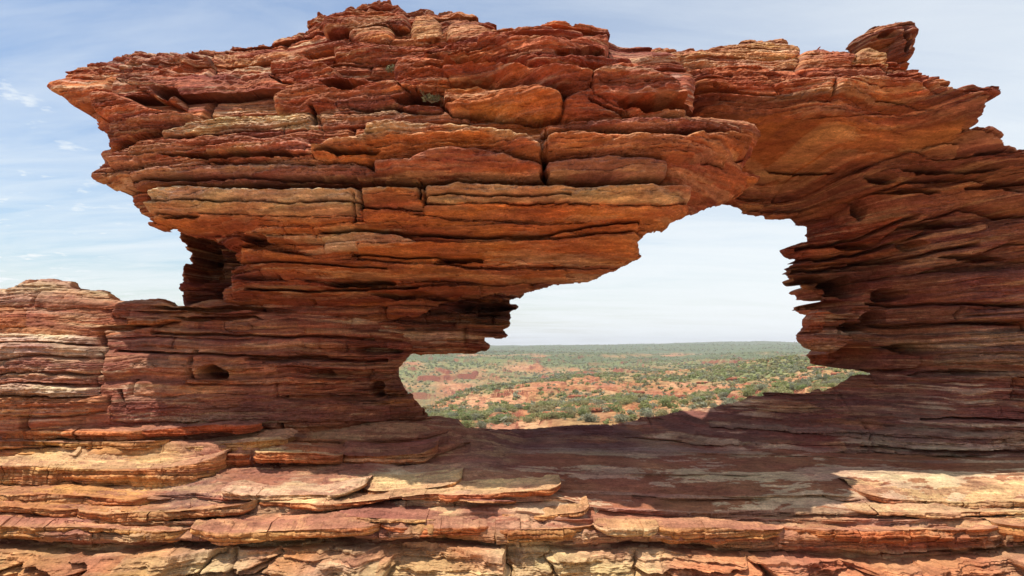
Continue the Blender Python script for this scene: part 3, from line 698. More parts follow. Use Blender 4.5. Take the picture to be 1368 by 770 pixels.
B4 = L((-400,672),(0,669),(100,671),(200,669),(262,664),(285,669),(360,675),(440,675),(540,667),(612,658),(640,653),(700,654),(760,658),(900,665),(1100,666),(1165,679),(1250,684),(1368,679),(1800,684))
T5 = L((-400,677),(0,675),(100,677),(200,676),(270,673),(340,678),(440,678),(500,674),(615,663),(665,665),(745,664),(790,676),(880,680),(1000,681),(1100,680),(1165,683),(1250,687),(1368,684),(1800,688))
Y5 = L((-400,5.6),(300,5.6),(600,5.65),(790,5.6),(1800,5.55))
B5 = L((-400,691),(0,689),(200,690),(330,691),(440,688),(500,684),(615,676),(665,673),(745,668),(790,679),(900,690),(1100,690),(1165,688),(1250,690),(1368,688),(1800,692))
T6 = L((-400,695),(0,693),(200,695),(340,696),(440,693),(500,691),(640,688),(790,692),(900,694),(1100,693),(1368,692),(1800,695))
Y6 = L((-400,5.46),(1800,5.46))
B6 = L((-400,700),(0,698),(200,700),(340,701),(440,698),(500,696),(640,692),(790,695),(900,698),(1100,696),(1368,695),(1800,700))
T7 = L((-400,707),(0,705),(130,707),(240,712),(330,713),(440,708),(560,706),(700,706),(790,704),(900,704),(1000,708),(1368,707),(1800,708))
Y7 = L((-400,5.32),(300,5.28),(700,5.3),(1200,5.3),(1800,5.3))
B7 = L((-400,722),(0,719),(130,722),(250,724),(330,727),(440,720),(510,722),(600,722),(650,730),(700,732),(790,722),(880,722),(1000,735),(1060,730),(1200,735),(1368,728),(1800,730))
T8 = L((-400,730),(0,727),(60,727),(130,730),(240,730),(345,733),(440,728),(510,728),(600,728),(660,736),(790,728),(880,728),(1000,740),(1070,738),(1200,742),(1368,736),(1800,736))
Y8 = L((-400,5.28),(1800,5.28))
B8 = L((-400,800),(1800,800))

us = np.linspace(-330, 1700, 1850)
FACE = []
rows = []   # (py, Y, nrows to next, bed id)
def zof(py, Y): return -(py - HOR) / FPX * Y
ctrl = []   # each: (Y(x), Z(x), bed)
def addp(py, Y, bed): ctrl.append((Y, zof(py, Y), bed))
x = us
jag = lambda s, a: a * (fbm(x / 60.0, x * 0 + s, 4, int(s), .6) + .6 * (H(np.floor(x / (35 + 7 * (s % 5)) + n2(x / 50, x * 0, s)), s) - .5))
ctrl.append((yR0(x) * 0 + 11.0, x * 0 - 3.6, 0))
ctrl.append((yR0(x) + .25, zof(R0(x), yR0(x)) - .12, 0))
addp(R0(x), yR0(x), 0)
beds = [(T1, Y1, B1, .10), (T2, Y2, B2, .10), (T3, Y3, B3, .30), (T4, Y4, B4, .09), (T5, Y5, B5, .10), (T6, Y6, B6, .05), (T7, Y7, B7, .22)]
for k, (t_, y_, b_, gap) in enumerate(beds):
    py_t = t_(x); py_b = np.maximum(b_(x), py_t + .3); th = (py_b - py_t)
    py_b = np.where(th < 2.6, py_t + .3, py_b); th = py_b - py_t; fz = np.clip((th - 2.5) / 3, 0, 1)
    yy = y_(x) + jag(k * 3 + 1, .07) * np.clip((th - 2.5) / 8, 0.02, 1)
    g = gap * np.clip((th - 2.5) / 8, 0, 1)
    if k == 6: g = .03 + .27 * sstep(-.15, .3, fbm(x / 120.0, x * 0 + 4, 4, 9, .6))
    f_ = np.clip((th - 2.5) / 8, 0, 1); ln = np.clip(th / FPX * yy * .55, 0, .10) * f_
    addp(py_t, yy + ln, k)                              # worn lip leaning back
    addp(py_t + .35 * th, yy + .25 * ln, k)
    addp(py_t + .75 * th, yy, k)
    addp(py_b, yy + .12 * g, k)
    ctrl.append((yy + g - .002, zof(py_b, yy) - .0015 - .003 * fz, k + .5))   # shadow gap under the bed
t8 = T8(x)
addp(t8, Y8(x) + .10, 7)
addp(t8 + 4, Y8(x), 7)
addp(B8(x) - 30, Y8(x) - .03, 7)
addp(B8(x), Y8(x) + .02, 7)
CY = np.array([c[0] for c in ctrl]); CZ = np.array([c[1] for c in ctrl]); bedk = np.array([c[2] for c in ctrl])
# resample: rows per segment by median pixel length
ff = np.zeros(len(ctrl)); 
for k in range(7):
    for j in (0, 1, 2): ff[3 + k * 5 + j] = 1
ff[3 + 35:] = 1
seg = []
for i in range(len(ctrl) - 1):
    l = np.hypot((CY[i + 1] - CY[i]), (CZ[i + 1] - CZ[i]))
    pyl = np.abs(FPX * CZ[i + 1] / CY[i + 1] - FPX * CZ[i] / CY[i])
    n = 8 if i == 0 else int(np.clip(np.percentile(pyl, 85) * 1.25 + np.percentile(l, 60) * 12, 3, 90))
    seg.append(n)
rowsY, rowsZ, rowB, rowF = [], [], [], []
for i, n in enumerate(seg):
    for j in range(n):
        t = j / n
        rowsY.append(CY[i] * (1 - t) + CY[i + 1] * t); rowsZ.append(CZ[i] * (1 - t) + CZ[i + 1] * t); rowB.append(bedk[i] if i else 0); rowF.append(ff[i])
rowsY.append(CY[-1]); rowsZ.append(CZ[-1]); rowB.append(7); rowF.append(1)
GY = np.array(rowsY, F); GZ = np.array(rowsZ, F); rowB = np.array(rowB); rowF = np.array(rowF, F)[:, None]
GX = ((x[None] - CX) / FPX * np.clip(GY, 5, 9.2)).astype(F)
U = np.broadcast_to(x[None], GY.shape).astype(F)
PY = HOR - FPX * GZ / GY
# soften the columns, then displace along the normal
for _ in range(2):
    GY[1:-1] = .25 * GY[:-2] + .5 * GY[1:-1] + .25 * GY[2:]; GZ[1:-1] = .25 * GZ[:-2] + .5 * GZ[1:-1] + .25 * GZ[2:]
def normals(X, Y, Z):
    a = np.stack(np.gradient(X), 0); b = np.stack(np.gradient(Y), 0); c = np.stack(np.gradient(Z), 0)
    n = np.stack([b[0] * c[1] - c[0] * b[1], c[0] * a[1] - a[0] * c[1], a[0] * b[1] - b[0] * a[1]], -1)
    n /= np.linalg.norm(n, axis=-1, keepdims=True) + 1e-9
    return np.where((n[..., 2:3] < 0) & (np.abs(n[..., 2:3]) > .3), -n, n)
NN = normals(GX, GY, GZ)
facek = sstep(.45, .9, np.abs(NN[..., 1]))              # 1 on risers, 0 on treads
wz = GZ + .02 * fbm(GX * 1.2, GY, 3, 61)
q2, j2 = strata(wz, GX, 141, .03, .11, .045, joint=.8, gap=.22)
q3, j3 = strata(wz, GX, 151, .007, .02, .018, gap=.6)
# thin worn sheets on the treads: contour steps
hf = fbm(GX * .55, GY * 1.7, 6, 63, .58)
ter = hf * 5; tf = ter - np.floor(ter); ter = (np.floor(ter) + sstep(.0, .07, tf)) / 5
dz = .055 * ter * (1 - .55 * sstep(640, 720, U) * sstep(575, 600, PY) * sstep(700, 680, PY)) + .006 * fbm(GX * 7, GY * 9, 4, 64, .6) + .022 * fbm(GX * 1.1, GY * 1.3, 3, 65)
quiet = sstep(640, 720, U) * sstep(575, 600, PY) * sstep(700, 680, PY)
dz = dz * (1 - .3 * quiet)
GZ2 = GZ + dz * (1 - facek) * sstep(0, 12, np.arange(len(GY))[:, None] + 0 * GY)
isB0 = (rowB == 7)[:, None]
GY2 = GY - facek * (q2 * (1 - .8 * isB0) + q3 + .02 * fbm(GX * 6, GZ * 9, 4, 66, .6))
# blocky bottom course
blk = np.array([-330,-200,-90,8,52,146,243,300,347,412,470,517,550,601,674,726,800,888,1070,1204,1342,1420,1540,1620,1700], float)
isB = (rowB == 7)[:, None] * np.ones_like(GY)
top8 = T8(x)[None]
nb = np.where(rowB == 7)[0]; r0 = nb[0]
bu = U[nb] + 20 * fbm(GX[nb] * 2, GZ[nb] * 5, 5, 67, .6); bv = PY[nb] + 9 * fbm(GX[nb] * 3 + 7, GZ[nb] * 6, 4, 70)
seeds = []
Rb = rng(77)
xs_ = -330.
while xs_ < 1720:                                   # columns of blocks of uneven width, one to three high
    wdt = Rb.choice([38, 55, 80, 120, 165]) * Rb.uniform(.8, 1.2)
    if 60 < xs_ < 240: wdt = 150
    if 720 < xs_ < 1200: wdt = max(wdt, 110)
    nh = 1 if Rb.rand() < .22 else Rb.choice([2, 2, 3, 4])
    for j in range(nh):
        seeds.append((xs_ + wdt * (.5 + Rb.uniform(-.22, .22)), 731 + (j + .5 + Rb.uniform(-.2, .2)) * 62 / nh, wdt, 62 / nh, Rb.rand(), Rb.uniform(-1, 1)))
    xs_ += wdt
best = np.full(bu.shape, 1e9); sec = best.copy(); bid_ = np.zeros(bu.shape, int)
for k, (sx, sy, sw, sh, _, _) in enumerate(seeds):
    d = ((np.abs(bu - sx) / (sw * .5)) ** 3 + (np.abs(bv - sy) / (sh * .5)) ** 3) ** (1 / 3)
    m_ = d < best; sec = np.where(m_, best, np.minimum(sec, d)); bid_ = np.where(m_, k, bid_); best = np.where(m_, d, best)
S_ = np.array(seeds)
scale = np.minimum(S_[bid_, 2], S_[bid_, 3] * 1.3) * .5
dd = (sec - best) * scale * .8                       # pixels to the joint
tdd = bv - (S_[bid_, 1] - S_[bid_, 3] * .55)
pil = 1 - (1 - np.clip(dd / 8, 0, 1)) ** 2.4
shelfy = .45 + .55 * sstep(-2, 20, tdd + 7 * fbm(GX[nb] * 5, GZ[nb] * 5, 4, 62))   # tops lean back and catch the sun
lean = .30 * np.clip((PY[nb] - 736) / FPX * 5.2, -.1, .4)
facet = S_[bid_, 5] * (bu - S_[bid_, 0]) / 190. * .45
lumpy = .16 * (ridged(GX[nb] * 2.1, GZ[nb] * 3.6, 5, 69) - .4) + .03 * ridged(GX[nb] * 9, GZ[nb] * 12, 3, 72)
hollow = np.where((S_[bid_, 4] > .84), -.16, .0)
front = .19 + .11 * fbm(GX[nb] * 1.1, GX[nb] * 0, 4, 78)
bdisp = front + (.20 + .14 * S_[bid_, 4] + facet + hollow) * pil * shelfy - .17 + lean + lumpy * (.3 + .7 * pil)
GY2[nb] = GY2[nb] - bdisp * sstep(0, 5, np.arange(len(nb)))[:, None]
# colours of the ledge
cl = [(0,590,(.46,.22,.12)),(100,580,(.44,.2,.12)),(260,580,(.42,.2,.14)),(40,598,OCHRE),(150,605,OCHRE),(350,590,(.40,.19,.12)),(500,570,(.33,.16,.1)),(560,600,(.33,.14,.09)),(400,612,(.44,.19,.09)),
      (100,618,(.68,.49,.29)),(200,632,(.56,.36,.19)),(50,635,(.52,.29,.14)),(50,665,OCHRE),(150,685,OCHRE),(250,655,(.3,.18,.14)),(350,645,MAUVE),(450,650,MAUVE),(400,660,(.55,.42,.3)),(550,650,(.64,.52,.38)),
      (380,685,(.5,.32,.2)),(100,698,MAUVE),(300,698,MAUVE),(500,698,MAUVE),(150,712,(.52,.33,.2)),(400,715,OCHRE),(600,712,OCHRE),(600,670,(.6,.44,.29)),(700,680,(.56,.36,.24)),(640,690,(.42,.22,.16)),
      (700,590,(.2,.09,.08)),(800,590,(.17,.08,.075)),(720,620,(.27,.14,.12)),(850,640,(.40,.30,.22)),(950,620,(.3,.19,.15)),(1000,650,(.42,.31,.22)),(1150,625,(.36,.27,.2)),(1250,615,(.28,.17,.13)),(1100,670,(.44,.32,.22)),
      (1280,650,(.68,.53,.36)),(1368,640,(.70,.55,.38)),(1500,650,(.68,.53,.36)),(900,670,(.4,.24,.18)),(850,698,(.5,.27,.2)),(1000,700,(.48,.24,.18)),(1200,700,(.52,.29,.22)),(1100,712,(.46,.22,.13)),(1280,722,(.42,.18,.1)),(1368,712,TAN),(950,722,(.45,.21,.11)),
      (60,745,(.5,.3,.15)),(200,750,(.54,.33,.16)),(300,750,(.5,.38,.24)),(460,750,(.46,.34,.21)),(570,750,(.58,.42,.24)),(700,745,(.62,.48,.29)),(830,745,(.6,.44,.26)),(960,750,(.58,.27,.14)),(1130,750,(.56,.26,.14)),(1260,745,(.5,.22,.12)),(1360,745,(.5,.3,.18))]
C = blend(U, PY, cl, 22)
g2 = H((j2 * 10).astype(np.int64), 4)
C = mixc(C, RED, .30 * facek * sstep(.55, .9, g2)); C = mixc(C, CREAM, .28 * facek * sstep(.4, .1, g2) * sstep(690, 720, PY))
C = C * (1 + (.9 + .2 * H(j3.astype(np.int64), 3) - 1) * facek)[..., None]
# patches of peeled skin: mauve crust over cream stone
pt = fbm(GX * .9, GY * 2.2, 7, 71, .66)
tread = (1 - facek) * (1 - .85 * rowF)
ctt = -.05 + .20 * sstep(606, 640, PY); crust = sstep(ctt, ctt + .03, pt)
C = mixc(C, (.33, .14, .075), .85 * crust * tread * quiet)
C = mixc(C, (.66, .52, .36), .75 * sstep(ctt + .02, ctt - .04, pt) * sstep(596, 612, PY) * tread * quiet)
pt2 = fbm(GX * 1.5, GY * 4.5, 7, 73, .66)
left = (1 - quiet)
C = mixc(C, (.38, .17, .11), .7 * sstep(.0, .12, pt2) * tread * left * sstep(600, 640, PY) )
C = mixc(C, (.60, .42, .25), .55 * sstep(-.1, -.4, pt2) * tread * left)
C = mixc(C, (.42, .19, .12), .7 * tread * (rowB >= 4)[:, None] * sstep(-.25, -.05, pt2))
# silvery water-worn streak on the sill
stk = np.exp(-((PY - (600 + .00004 * (U - 830) ** 2)) / 4.5) ** 2) * sstep(640, 760, U) * sstep(1010, 880, U)
C = mixc(C, (.42, .36, .33), .5 * stk * sstep(-.5, .4, fbm(GX * 2, GY * 16, 4, 75)))
V = np.stack([GX, GY2, GZ2 + EYE], -1)
nr, nc = GX.shape
idx = np.arange(nr * nc).reshape(nr, nc)
Vf = V.reshape(-1, 3); Cf = np.clip(C.reshape(-1, 3) * np.array([.92, .82, .73], F), .01, .85)
ledge = empty("rock_ledge", (0, 6.5, 0.3), "sunlit stepped sandstone ledge of flat cream and mauve beds below the arch window", "rock ledge")
names = {0: "window_sill", 1: "upper_bed", 2: "overhanging_slab", 3: "shelf_bed", 4: "middle_bed", 5: "thin_bed", 6: "front_bed", 7: "blocky_base"}
rb = np.floor(rowB).astype(int)
for k in range(8):
    r = np.where(rb[:-1] == k)[0]
    a = idx[r][:, :-1]; b_ = idx[r][:, 1:]; c = idx[r + 1][:, 1:]; d = idx[r + 1][:, :-1]
    Q = np.stack([a, d, c, b_], -1).reshape(-1, 4)
    mesh_np(names[k], Vf, Q, MAT_ROCK, Cf, ledge)

# ---- separate flat slabs lying in the steps of the ledge
def ledge_slab(name, edge, thp, Yc, depth, ctop, cface, seed, rise=.0):
    e = np.array(edge, float); u0, u1 = e[0, 0], e[-1, 0]
    xs = np.linspace(u0, u1, int((u1 - u0) * 1.1) + 12)
    py = np.interp(xs, e[:, 0], e[:, 1])
    R = rng(seed)
    q = np.minimum(xs - u0, u1 - xs) / 26.0
    endk = 1 - np.sqrt(np.clip(1 - np.clip(1 - q, 0, 1) ** 2, 0, 1))          # rounded plan at the ends
    sg = xs / 55.0
    cell = np.floor(sg + .6 * n2(xs / 40, xs * 0 + seed)); 
    yj = .06 * fbm(xs / 45, xs * 0 + seed, 5, seed, .62) + .06 * (H(cell, seed) - .5)
    Ye = Yc + yj + depth * .55 * endk
    th = thp / FPX * Yc * (1 + .40 * fbm(xs / 70, xs * 0 + 2, 3, seed + 1)) * (1 - .35 * endk)
    Zt = -(py - HOR) / FPX * (Yc + .6 * yj)
    nt = int(depth * 90); nf = max(int(thp * 1.6), 8)
    Ys, Zs, fl = [], [], []
    for j in range(nt):
        t = j / nt; Ys.append(Ye * t + (Yc + depth + .1) * (1 - t)); Zs.append(Zt + rise * (1 - t)); fl.append(0)
    for j in range(5):
        t = j / 5 * math.pi / 2; r = np.minimum(.014, th * .2)
        Ys.append(Ye - r * math.sin(t) * .9); Zs.append(Zt - r * (1 - math.cos(t))); fl.append(j / 5)
    for j in range(nf + 1):
        t = j / nf; Ys.append(Ye - np.minimum(.014, th * .2) * .9 - .012 * math.sin(t * 2.6) + .03 * t ** 3); Zs.append(Zt - np.minimum(.014, th * .2) - th * .95 * t); fl.append(1)
    for j in range(1, 5):
        Ys.append(Ye + j * .12); Zs.append(Zt - th * 1.05 + j * .004); fl.append(1)
    Y = np.array(Ys, F); Z = np.array(Zs, F); fl = np.array(fl, F)[:, None]
    X = ((xs[None] - CX) / FPX * np.clip((Yc + yj)[None], 5, 9)).astype(F) + 0 * Y
    lam, li = strata(Z + .015 * fbm(X * 1.5, X * 0, 3, seed + 3), X, seed + 4, .012, .05, .022, joint=.6, gap=.3)
    Y = Y - fl * (lam + .030 * fbm(X * 5, Z * 9, 4, seed + 5, .6) + .03 * (ridged(X * 3, Z * 6, 4, seed + 9) - .5))
    st_ = fbm(X * .8, Y * 2.4, 5, seed + 6) * 4; fr_ = st_ - np.floor(st_)
    Z = Z + (1 - fl) * (.012 * (np.floor(st_) + sstep(0, .08, fr_)) + .007 * fbm(X * 6, Y * 9, 4, seed + 7, .6)) * sstep(0, .12, Y - Ye[None] + .0)
    C = mixc(np.tile(np.array(ctop, F), Y.shape + (1,)), cface, fl + 0 * Y)
    C = mixc(C, MAUVE, .55 * (1 - fl) * sstep(.05, .11, fbm(X * 1.6, Y * 4, 6, seed + 8, .66)))
    hl = H((li * 10).astype(np.int64), seed); C = C * (1 + (.75 + .5 * hl - 1) * fl)[..., None]
    C = mixc(C, CREAM, .4 * fl * sstep(.2, .35, fbm(X * 1.8, Z * 16, 5, seed + 10, .62))); C = mixc(C, RED, .45 * fl * sstep(.15, .3, -fbm(X * 1.4, Z * 12, 5, seed + 11, .62)))
    a, b = Y.shape; idx = np.arange(a * b).reshape(a, b)
    Q = np.stack([idx[:-1, :-1], idx[1:, :-1], idx[1:, 1:], idx[:-1, 1:]], -1).reshape(-1, 4)
    # end caps
    V = np.stack([X, Y, Z + EYE], -1).reshape(-1, 3)
    return mesh_np(name, V, Q, MAT_ROCK, np.clip(C.reshape(-1, 3) * np.array([.93, .82, .72], F), .01, .85), ledge)
OR2 = (.52, .20, .085); GOLD = (.56, .31, .13); PALE = (.66, .47, .27)
for k, (ed, th_, Y_, dp_, ct, cf) in enumerate([
    ([(-330,627),(0,622),(60,623),(130,626),(215,625),(262,619),(284,611)], 25, 6.18, .60, PALE, GOLD),
    ([(268,608),(300,606),(345,607)], 20, 6.50, .50, TAN, OR2),
    ([(331,605),(360,603),(430,606),(450,612)], 19, 6.42, .45, PALE, OR2),
    ([(445,608),(500,610),(560,606),(580,600)], 14, 6.62, .6, (.30,.13,.09), OR2),
    ([(-330,579),(0,577),(80,574),(170,576),(200,574)], 12, 6.85, .35, PINK, OR2),
    ([(175,577),(230,572),(300,566),(336,569)], 13, 6.85, .5, MAUVE, RED),
    ([(-330,592),(0,590),(90,591),(215,590)], 9, 6.72, .3, TAN, OCHRE),
    ([(212,603),(240,599),(310,591),(366,586),(374,590)], 10, 6.68, .4, PALE, OCHRE),
    ([(-330,662),(0,661),(60,660),(100,663),(195,668)], 13, 5.72, .4, OCHRE, OCHRE),
    ([(-330,677),(0,676),(60,680),(98,684)], 10, 5.52, .35, OCHRE, GOLD),
    ([(92,682),(150,685),(240,683),(300,677),(332,674)], 12, 5.48, .35, TAN, GOLD),
    ([(284,658),(300,656),(360,662),(440,661),(482,652)], 9, 5.68, .45, (.62,.46,.32), CREAM),
    ([(478,656),(540,656),(590,650),(614,645)], 7, 5.80, .45, CREAM, OCHRE),
    ([(336,671),(440,673),(500,668),(560,661),(640,660),(700,656),(752,651)], 7, 5.585, .4, PALE, OR2),
    ([(606,669),(640,668),(680,671),(690,674)], 5, 5.50, .3, MAUVE, OCHRE),
    ([(664,688),(720,690),(780,684),(790,680)], 5, 5.44, .3, TAN, OCHRE),
    ([(440,694),(470,690),(560,693),(640,696)], 5, 5.36, .3, MAUVE, OCHRE),
    ([(1163,663),(1200,668),(1290,671),(1368,668),(1700,670)], 9, 5.66, .5, PALE, TAN),
    ([(1140,683),(1250,685),(1368,683),(1700,686)], 6, 5.47, .35, CREAM, TAN),
    ([(-330,706),(0,703),(130,705),(190,709),(248,711)], 12, 5.25, .25, (.52,.29,.17), OCHRE),
    ([(246,708),(300,711),(345,711),(440,706),(505,703)], 11, 5.22, .25, (.54,.31,.18), GOLD),
    ([(503,703),(570,706),(640,704),(658,706)], 10, 5.26, .25, (.5,.29,.19), OR2),
    ([(652,707),(720,707),(800,704)], 15, 5.27, .25, TAN, OCHRE),
    ([(796,704),(850,705),(885,706)], 9, 5.23, .25, TAN, CREAM),
    ([(880,705),(950,704),(1000,707),(1055,708)], 16, 5.25, .25, (.52,.28,.17), GOLD),
    ([(1050,707),(1150,708),(1300,708),(1345,706)], 17, 5.26, .25, (.52,.28,.17), OR2),
    ([(1340,703),(1400,703),(1700,704)], 15, 5.25, .25, TAN, OCHRE)]):
    ledge_slab("rock_slab", ed, th_, Y_, dp_, ct, cf, 300 + k * 7)

# ---- boulder perched on the arch
outK = [(1138,58),(1142,52),(1148,46),(1158,42),(1169,34),(1186,30),(1196,27),(1206,24),(1216,26),(1223,29),(1226,38),(1230,46),(1228,58),(1223,68),(1218,80),(1214,93),(1200,98),(1185,92),(1172,80),(1150,70)]
bo = relief("boulder", outK, [(1138,60,8.3),(1180,40,8.2),(1220,40,8.1),(1215,90,8.1),(1170,80,8.25),(1150,50,8.3)],
       [Slab([(1150,52,64),(1175,42,66),(1200,44,60)], .08, DRED, .4), Slab([(1186,60,80),(1205,56,84),(1222,60,76)], .08, PURPLE, .4)],
       [(1172,58,14,4,.12),(1200,66,5,14,.1)], [], [(1150,50,(.2,.085,.06)),(1190,40,(.2,.085,.06)),(1220,50,(.17,.075,.06)),(1210,85,(.15,.065,.05))], None,
       seed=61, thick=.75, st=(.05,.03,.012), rag=2, bulge=.26, rz=.006, res=.006, lump=[(1185,60,60,50,.55)])
tag(bo, "dark red rounded boulder perched on top of the arch near its right end", "boulder")

# ------------------------------------------------------------------ ground in front, land beyond the window
def soil_material():
    m, N, Lk, b = new_mat("red_soil_and_scrub")
    at = N.new("ShaderNodeAttribute"); at.attribute_name = "Col"
    g = N.new("ShaderNodeNewGeometry")
    n = N.new("ShaderNodeTexNoise"); n.inputs['Scale'].default_value = .9; n.inputs['Detail'].default_value = 10; n.inputs['Roughness'].default_value = .72
    Lk.new(g.outputs['Position'], n.inputs['Vector'])
    r = N.new("ShaderNodeMapRange"); r.inputs[1].default_value = .3; r.inputs[2].default_value = .7; r.inputs[3].default_value = .6; r.inputs[4].default_value = 1.35
    Lk.new(n.outputs['Fac'], r.inputs[0])
    v = N.new("ShaderNodeVectorMath"); v.operation = 'SCALE'
    sx = N.new("ShaderNodeSeparateXYZ"); Lk.new(g.outputs['True Normal'], sx.inputs[0])
    rs = N.new("ShaderNodeMapRange"); rs.inputs[1].default_value = .93; rs.inputs[2].default_value = .72; Lk.new(sx.outputs['Z'], rs.inputs[0])
    mp = N.new("ShaderNodeMapping"); mp.inputs['Scale'].default_value = (.16, .10, .8); Lk.new(g.outputs['Position'], mp.inputs[0])
    ns = N.new("ShaderNodeTexNoise"); ns.inputs['Scale'].default_value = 3; ns.inputs['Detail'].default_value = 12; ns.inputs['Roughness'].default_value = .8
    Lk.new(mp.outputs[0], ns.inputs['Vector'])
    rr = N.new("ShaderNodeValToRGB"); e = rr.color_ramp.elements
    e[0].position = .42; e[0].color = (.42, .34, .34, 1); e[1].position = .62; e[1].color = (1.25, 1.3, 1.3, 1)
    q = e.new(.47); q.color = (.95, .93, .93, 1); Lk.new(ns.outputs['Fac'], rr.inputs[0])
    vm = N.new("ShaderNodeVectorMath"); vm.operation = 'MULTIPLY'; Lk.new(at.outputs['Color'], vm.inputs[0]); Lk.new(rr.outputs[0], vm.inputs[1])
    mx = N.new("ShaderNodeMix"); mx.data_type = 'RGBA'; mx.inputs[7].default_value = (.26, .085, .045, 1)
    Lk.new(rs.outputs[0], mx.inputs[0]); Lk.new(vm.outputs[0], mx.inputs[6])
    Lk.new(mx.outputs[2], v.inputs[0]); Lk.new(r.outputs[0], v.inputs['Scale']); Lk.new(v.outputs[0], b.inputs['Base Color'])
    b.inputs['Roughness'].default_value = 1
    bp = N.new("ShaderNodeBump"); bp.inputs['Strength'].default_value = .5; bp.inputs['Distance'].default_value = .3
    Lk.new(n.outputs['Fac'], bp.inputs['Height']); Lk.new(bp.outputs[0], b.inputs['Normal'])
    return m
MAT_SOIL = soil_material()
gxx, gyy = np.meshgrid(np.r_[-400, -150, -60, np.linspace(-25, 25, 160), 60, 150, 400], np.r_[-400, -150, -50, np.linspace(-20, 8.9, 110)])
gzz = .05 * fbm(gxx * .6, gyy * .6, 4, 81) - .03
gc = mixc(np.tile(np.array([.46, .22, .11], F), gxx.shape + (1,)), (.56, .36, .22), sstep(-.3, .3, fbm(gxx * .3, gyy * .3, 4, 82)))
nr, nc = gxx.shape; idx = np.arange(nr * nc).reshape(nr, nc)
Q = np.stack([idx[:-1, :-1], idx[:-1, 1:], idx[1:, 1:], idx[1:, :-1]], -1).reshape(-1, 4)
g = mesh_np("ground", np.stack([gxx, gyy, gzz], -1).reshape(-1, 3), Q, MAT_SOIL, gc.reshape(-1, 3)); tag(g, kind="structure")

# terrain: azimuth (photo column) by distance; heights from ridge lines
ua = np.r_[-6000, -3000, -1500, -700, -400, np.linspace(-150, 330, 160)[:-1], np.linspace(330, 1350, 700), np.linspace(1350, 1850, 160)[1:], 2200, 2900, 4200, 7500]
def K(*p):
    a = np.array(p, float); return np.interp(ua, a[:, 0], a[:, 1])
def Zp(py, Y): return -(py - HOR) / FPX * Y
tl = [(9.0 + 0 * ua, -1.8 + 0 * ua), (14 + 0 * ua, -5.5 + 0 * ua), (40 + 0 * ua, K((500,-9.5),(900,-8.5),(1150,-5.2)))]
def tadd(Y, Z): tl.append((Y + 0 * ua, Z + 0 * ua))
Yn = K((500,80),(900,85),(1150,80)); tadd(Yn, Zp(K((500,592),(700,584),(900,566),(1000,556),(1150,524),(1300,500)), Yn))
Ym = K((500,120),(900,150),(1150,140)); tadd(Ym, Zp(K((500,572),(560,562),(700,545),(900,530),(1000,520),(1150,503),(1300,492)), Ym))
Yc = K((500,170),(560,180),(700,270),(900,300),(1150,260)); Zc = Zp(K((500,568),(540,556),(580,540),(620,528),(660,518),(700,511),(760,507),(830,503),(900,499),(980,492),(1050,482),(1150,478),(1300,470)), Yc); tadd(Yc, Zc)
tadd(Yc + 70, Zc - K((500,26),(700,22),(900,12),(1150,6)))
tadd(470 + 0 * ua, K((500,-62),(700,-52),(900,-34),(1150,-26)))
tadd(560 + 0 * ua, Zp(K((500,530),(640,524),(760,504),(900,496),(1100,484)), 560))
Ys = 700.; tadd(Ys, Zp(K((500,486),(560,484),(700,487),(760,492),(850,486),(1000,482),(1100,478)), Ys))
tadd(860, Zp(K((500,482),(650,484),(800,488),(900,486),(1100,482)), 860))
tadd(1050, Zp(K((500,473),(650,474),(760,475),(900,478),(1100,474)), 1050))
tadd(1500, Zp(K((500,471),(700,473),(900,474),(1000,471),(1100,471)), 1500))
tadd(2300, Zp(K((500,465),(700,464),(900,461.5),(960,460),(1030,459.5),(1100,461)), 2300))
tadd(3300, Zp(K((500,462.6),(700,462),(850,460.3),(900,459),(950,457.6),(1010,456.6),(1080,457.5),(1200,459),(1400,462)), 3300))
tadd(4600, -60)
TY, TZ = [], []
for i in range(len(tl) - 1):
    n = [3, 6, 20, 50, 60, 24, 16, 16, 36, 26, 26, 24, 24, 16, 6, 3, 2][min(i, 16)]
    for j in range(n):
        t = j / n; ts = t * t * (3 - 2 * t) * .5 + t * .5
        TY.append(tl[i][0] * (1 - t) + tl[i + 1][0] * t); TZ.append(tl[i][1] * (1 - ts) + tl[i + 1][1] * ts)
TY.append(tl[-1][0]); TZ.append(tl[-1][1])
TY = np.array(TY, F); TZ = np.array(TZ, F)
UA = np.broadcast_to(ua[None], TY.shape).astype(F)
TX = ((UA - CX) / FPX * TY).astype(F)
sc_ = sstep(20, 60, TY)
far = sstep(300, 600, TY)
rock = fbm(TX / 22, TY / 30, 5, 83, .55)
TZ = TZ + sc_ * (1.6 * (1 - far) + 4.5 * far * sstep(4000, 2500, TY)) * fbm(TX / (30 + 90 * far), TY / (40 + 120 * far), 5, 84) 
# broken terraces of sandstone on the slopes
stp = 1.1 + 4.5 * far
hq = TZ / stp + .9 * fbm(TX / (14 + 60 * far), TY / (20 + 60 * far), 4, 85)
fr = hq - np.floor(hq); terr = (sstep(.0, .22, fr) - fr) * stp
rk = sstep(-.05, .25, rock)
TZ = TZ + sc_ * terr * (.35 + .65 * rk) * .95 * sstep(1400, 700, TY)
TPY = HOR - FPX * TZ / TY
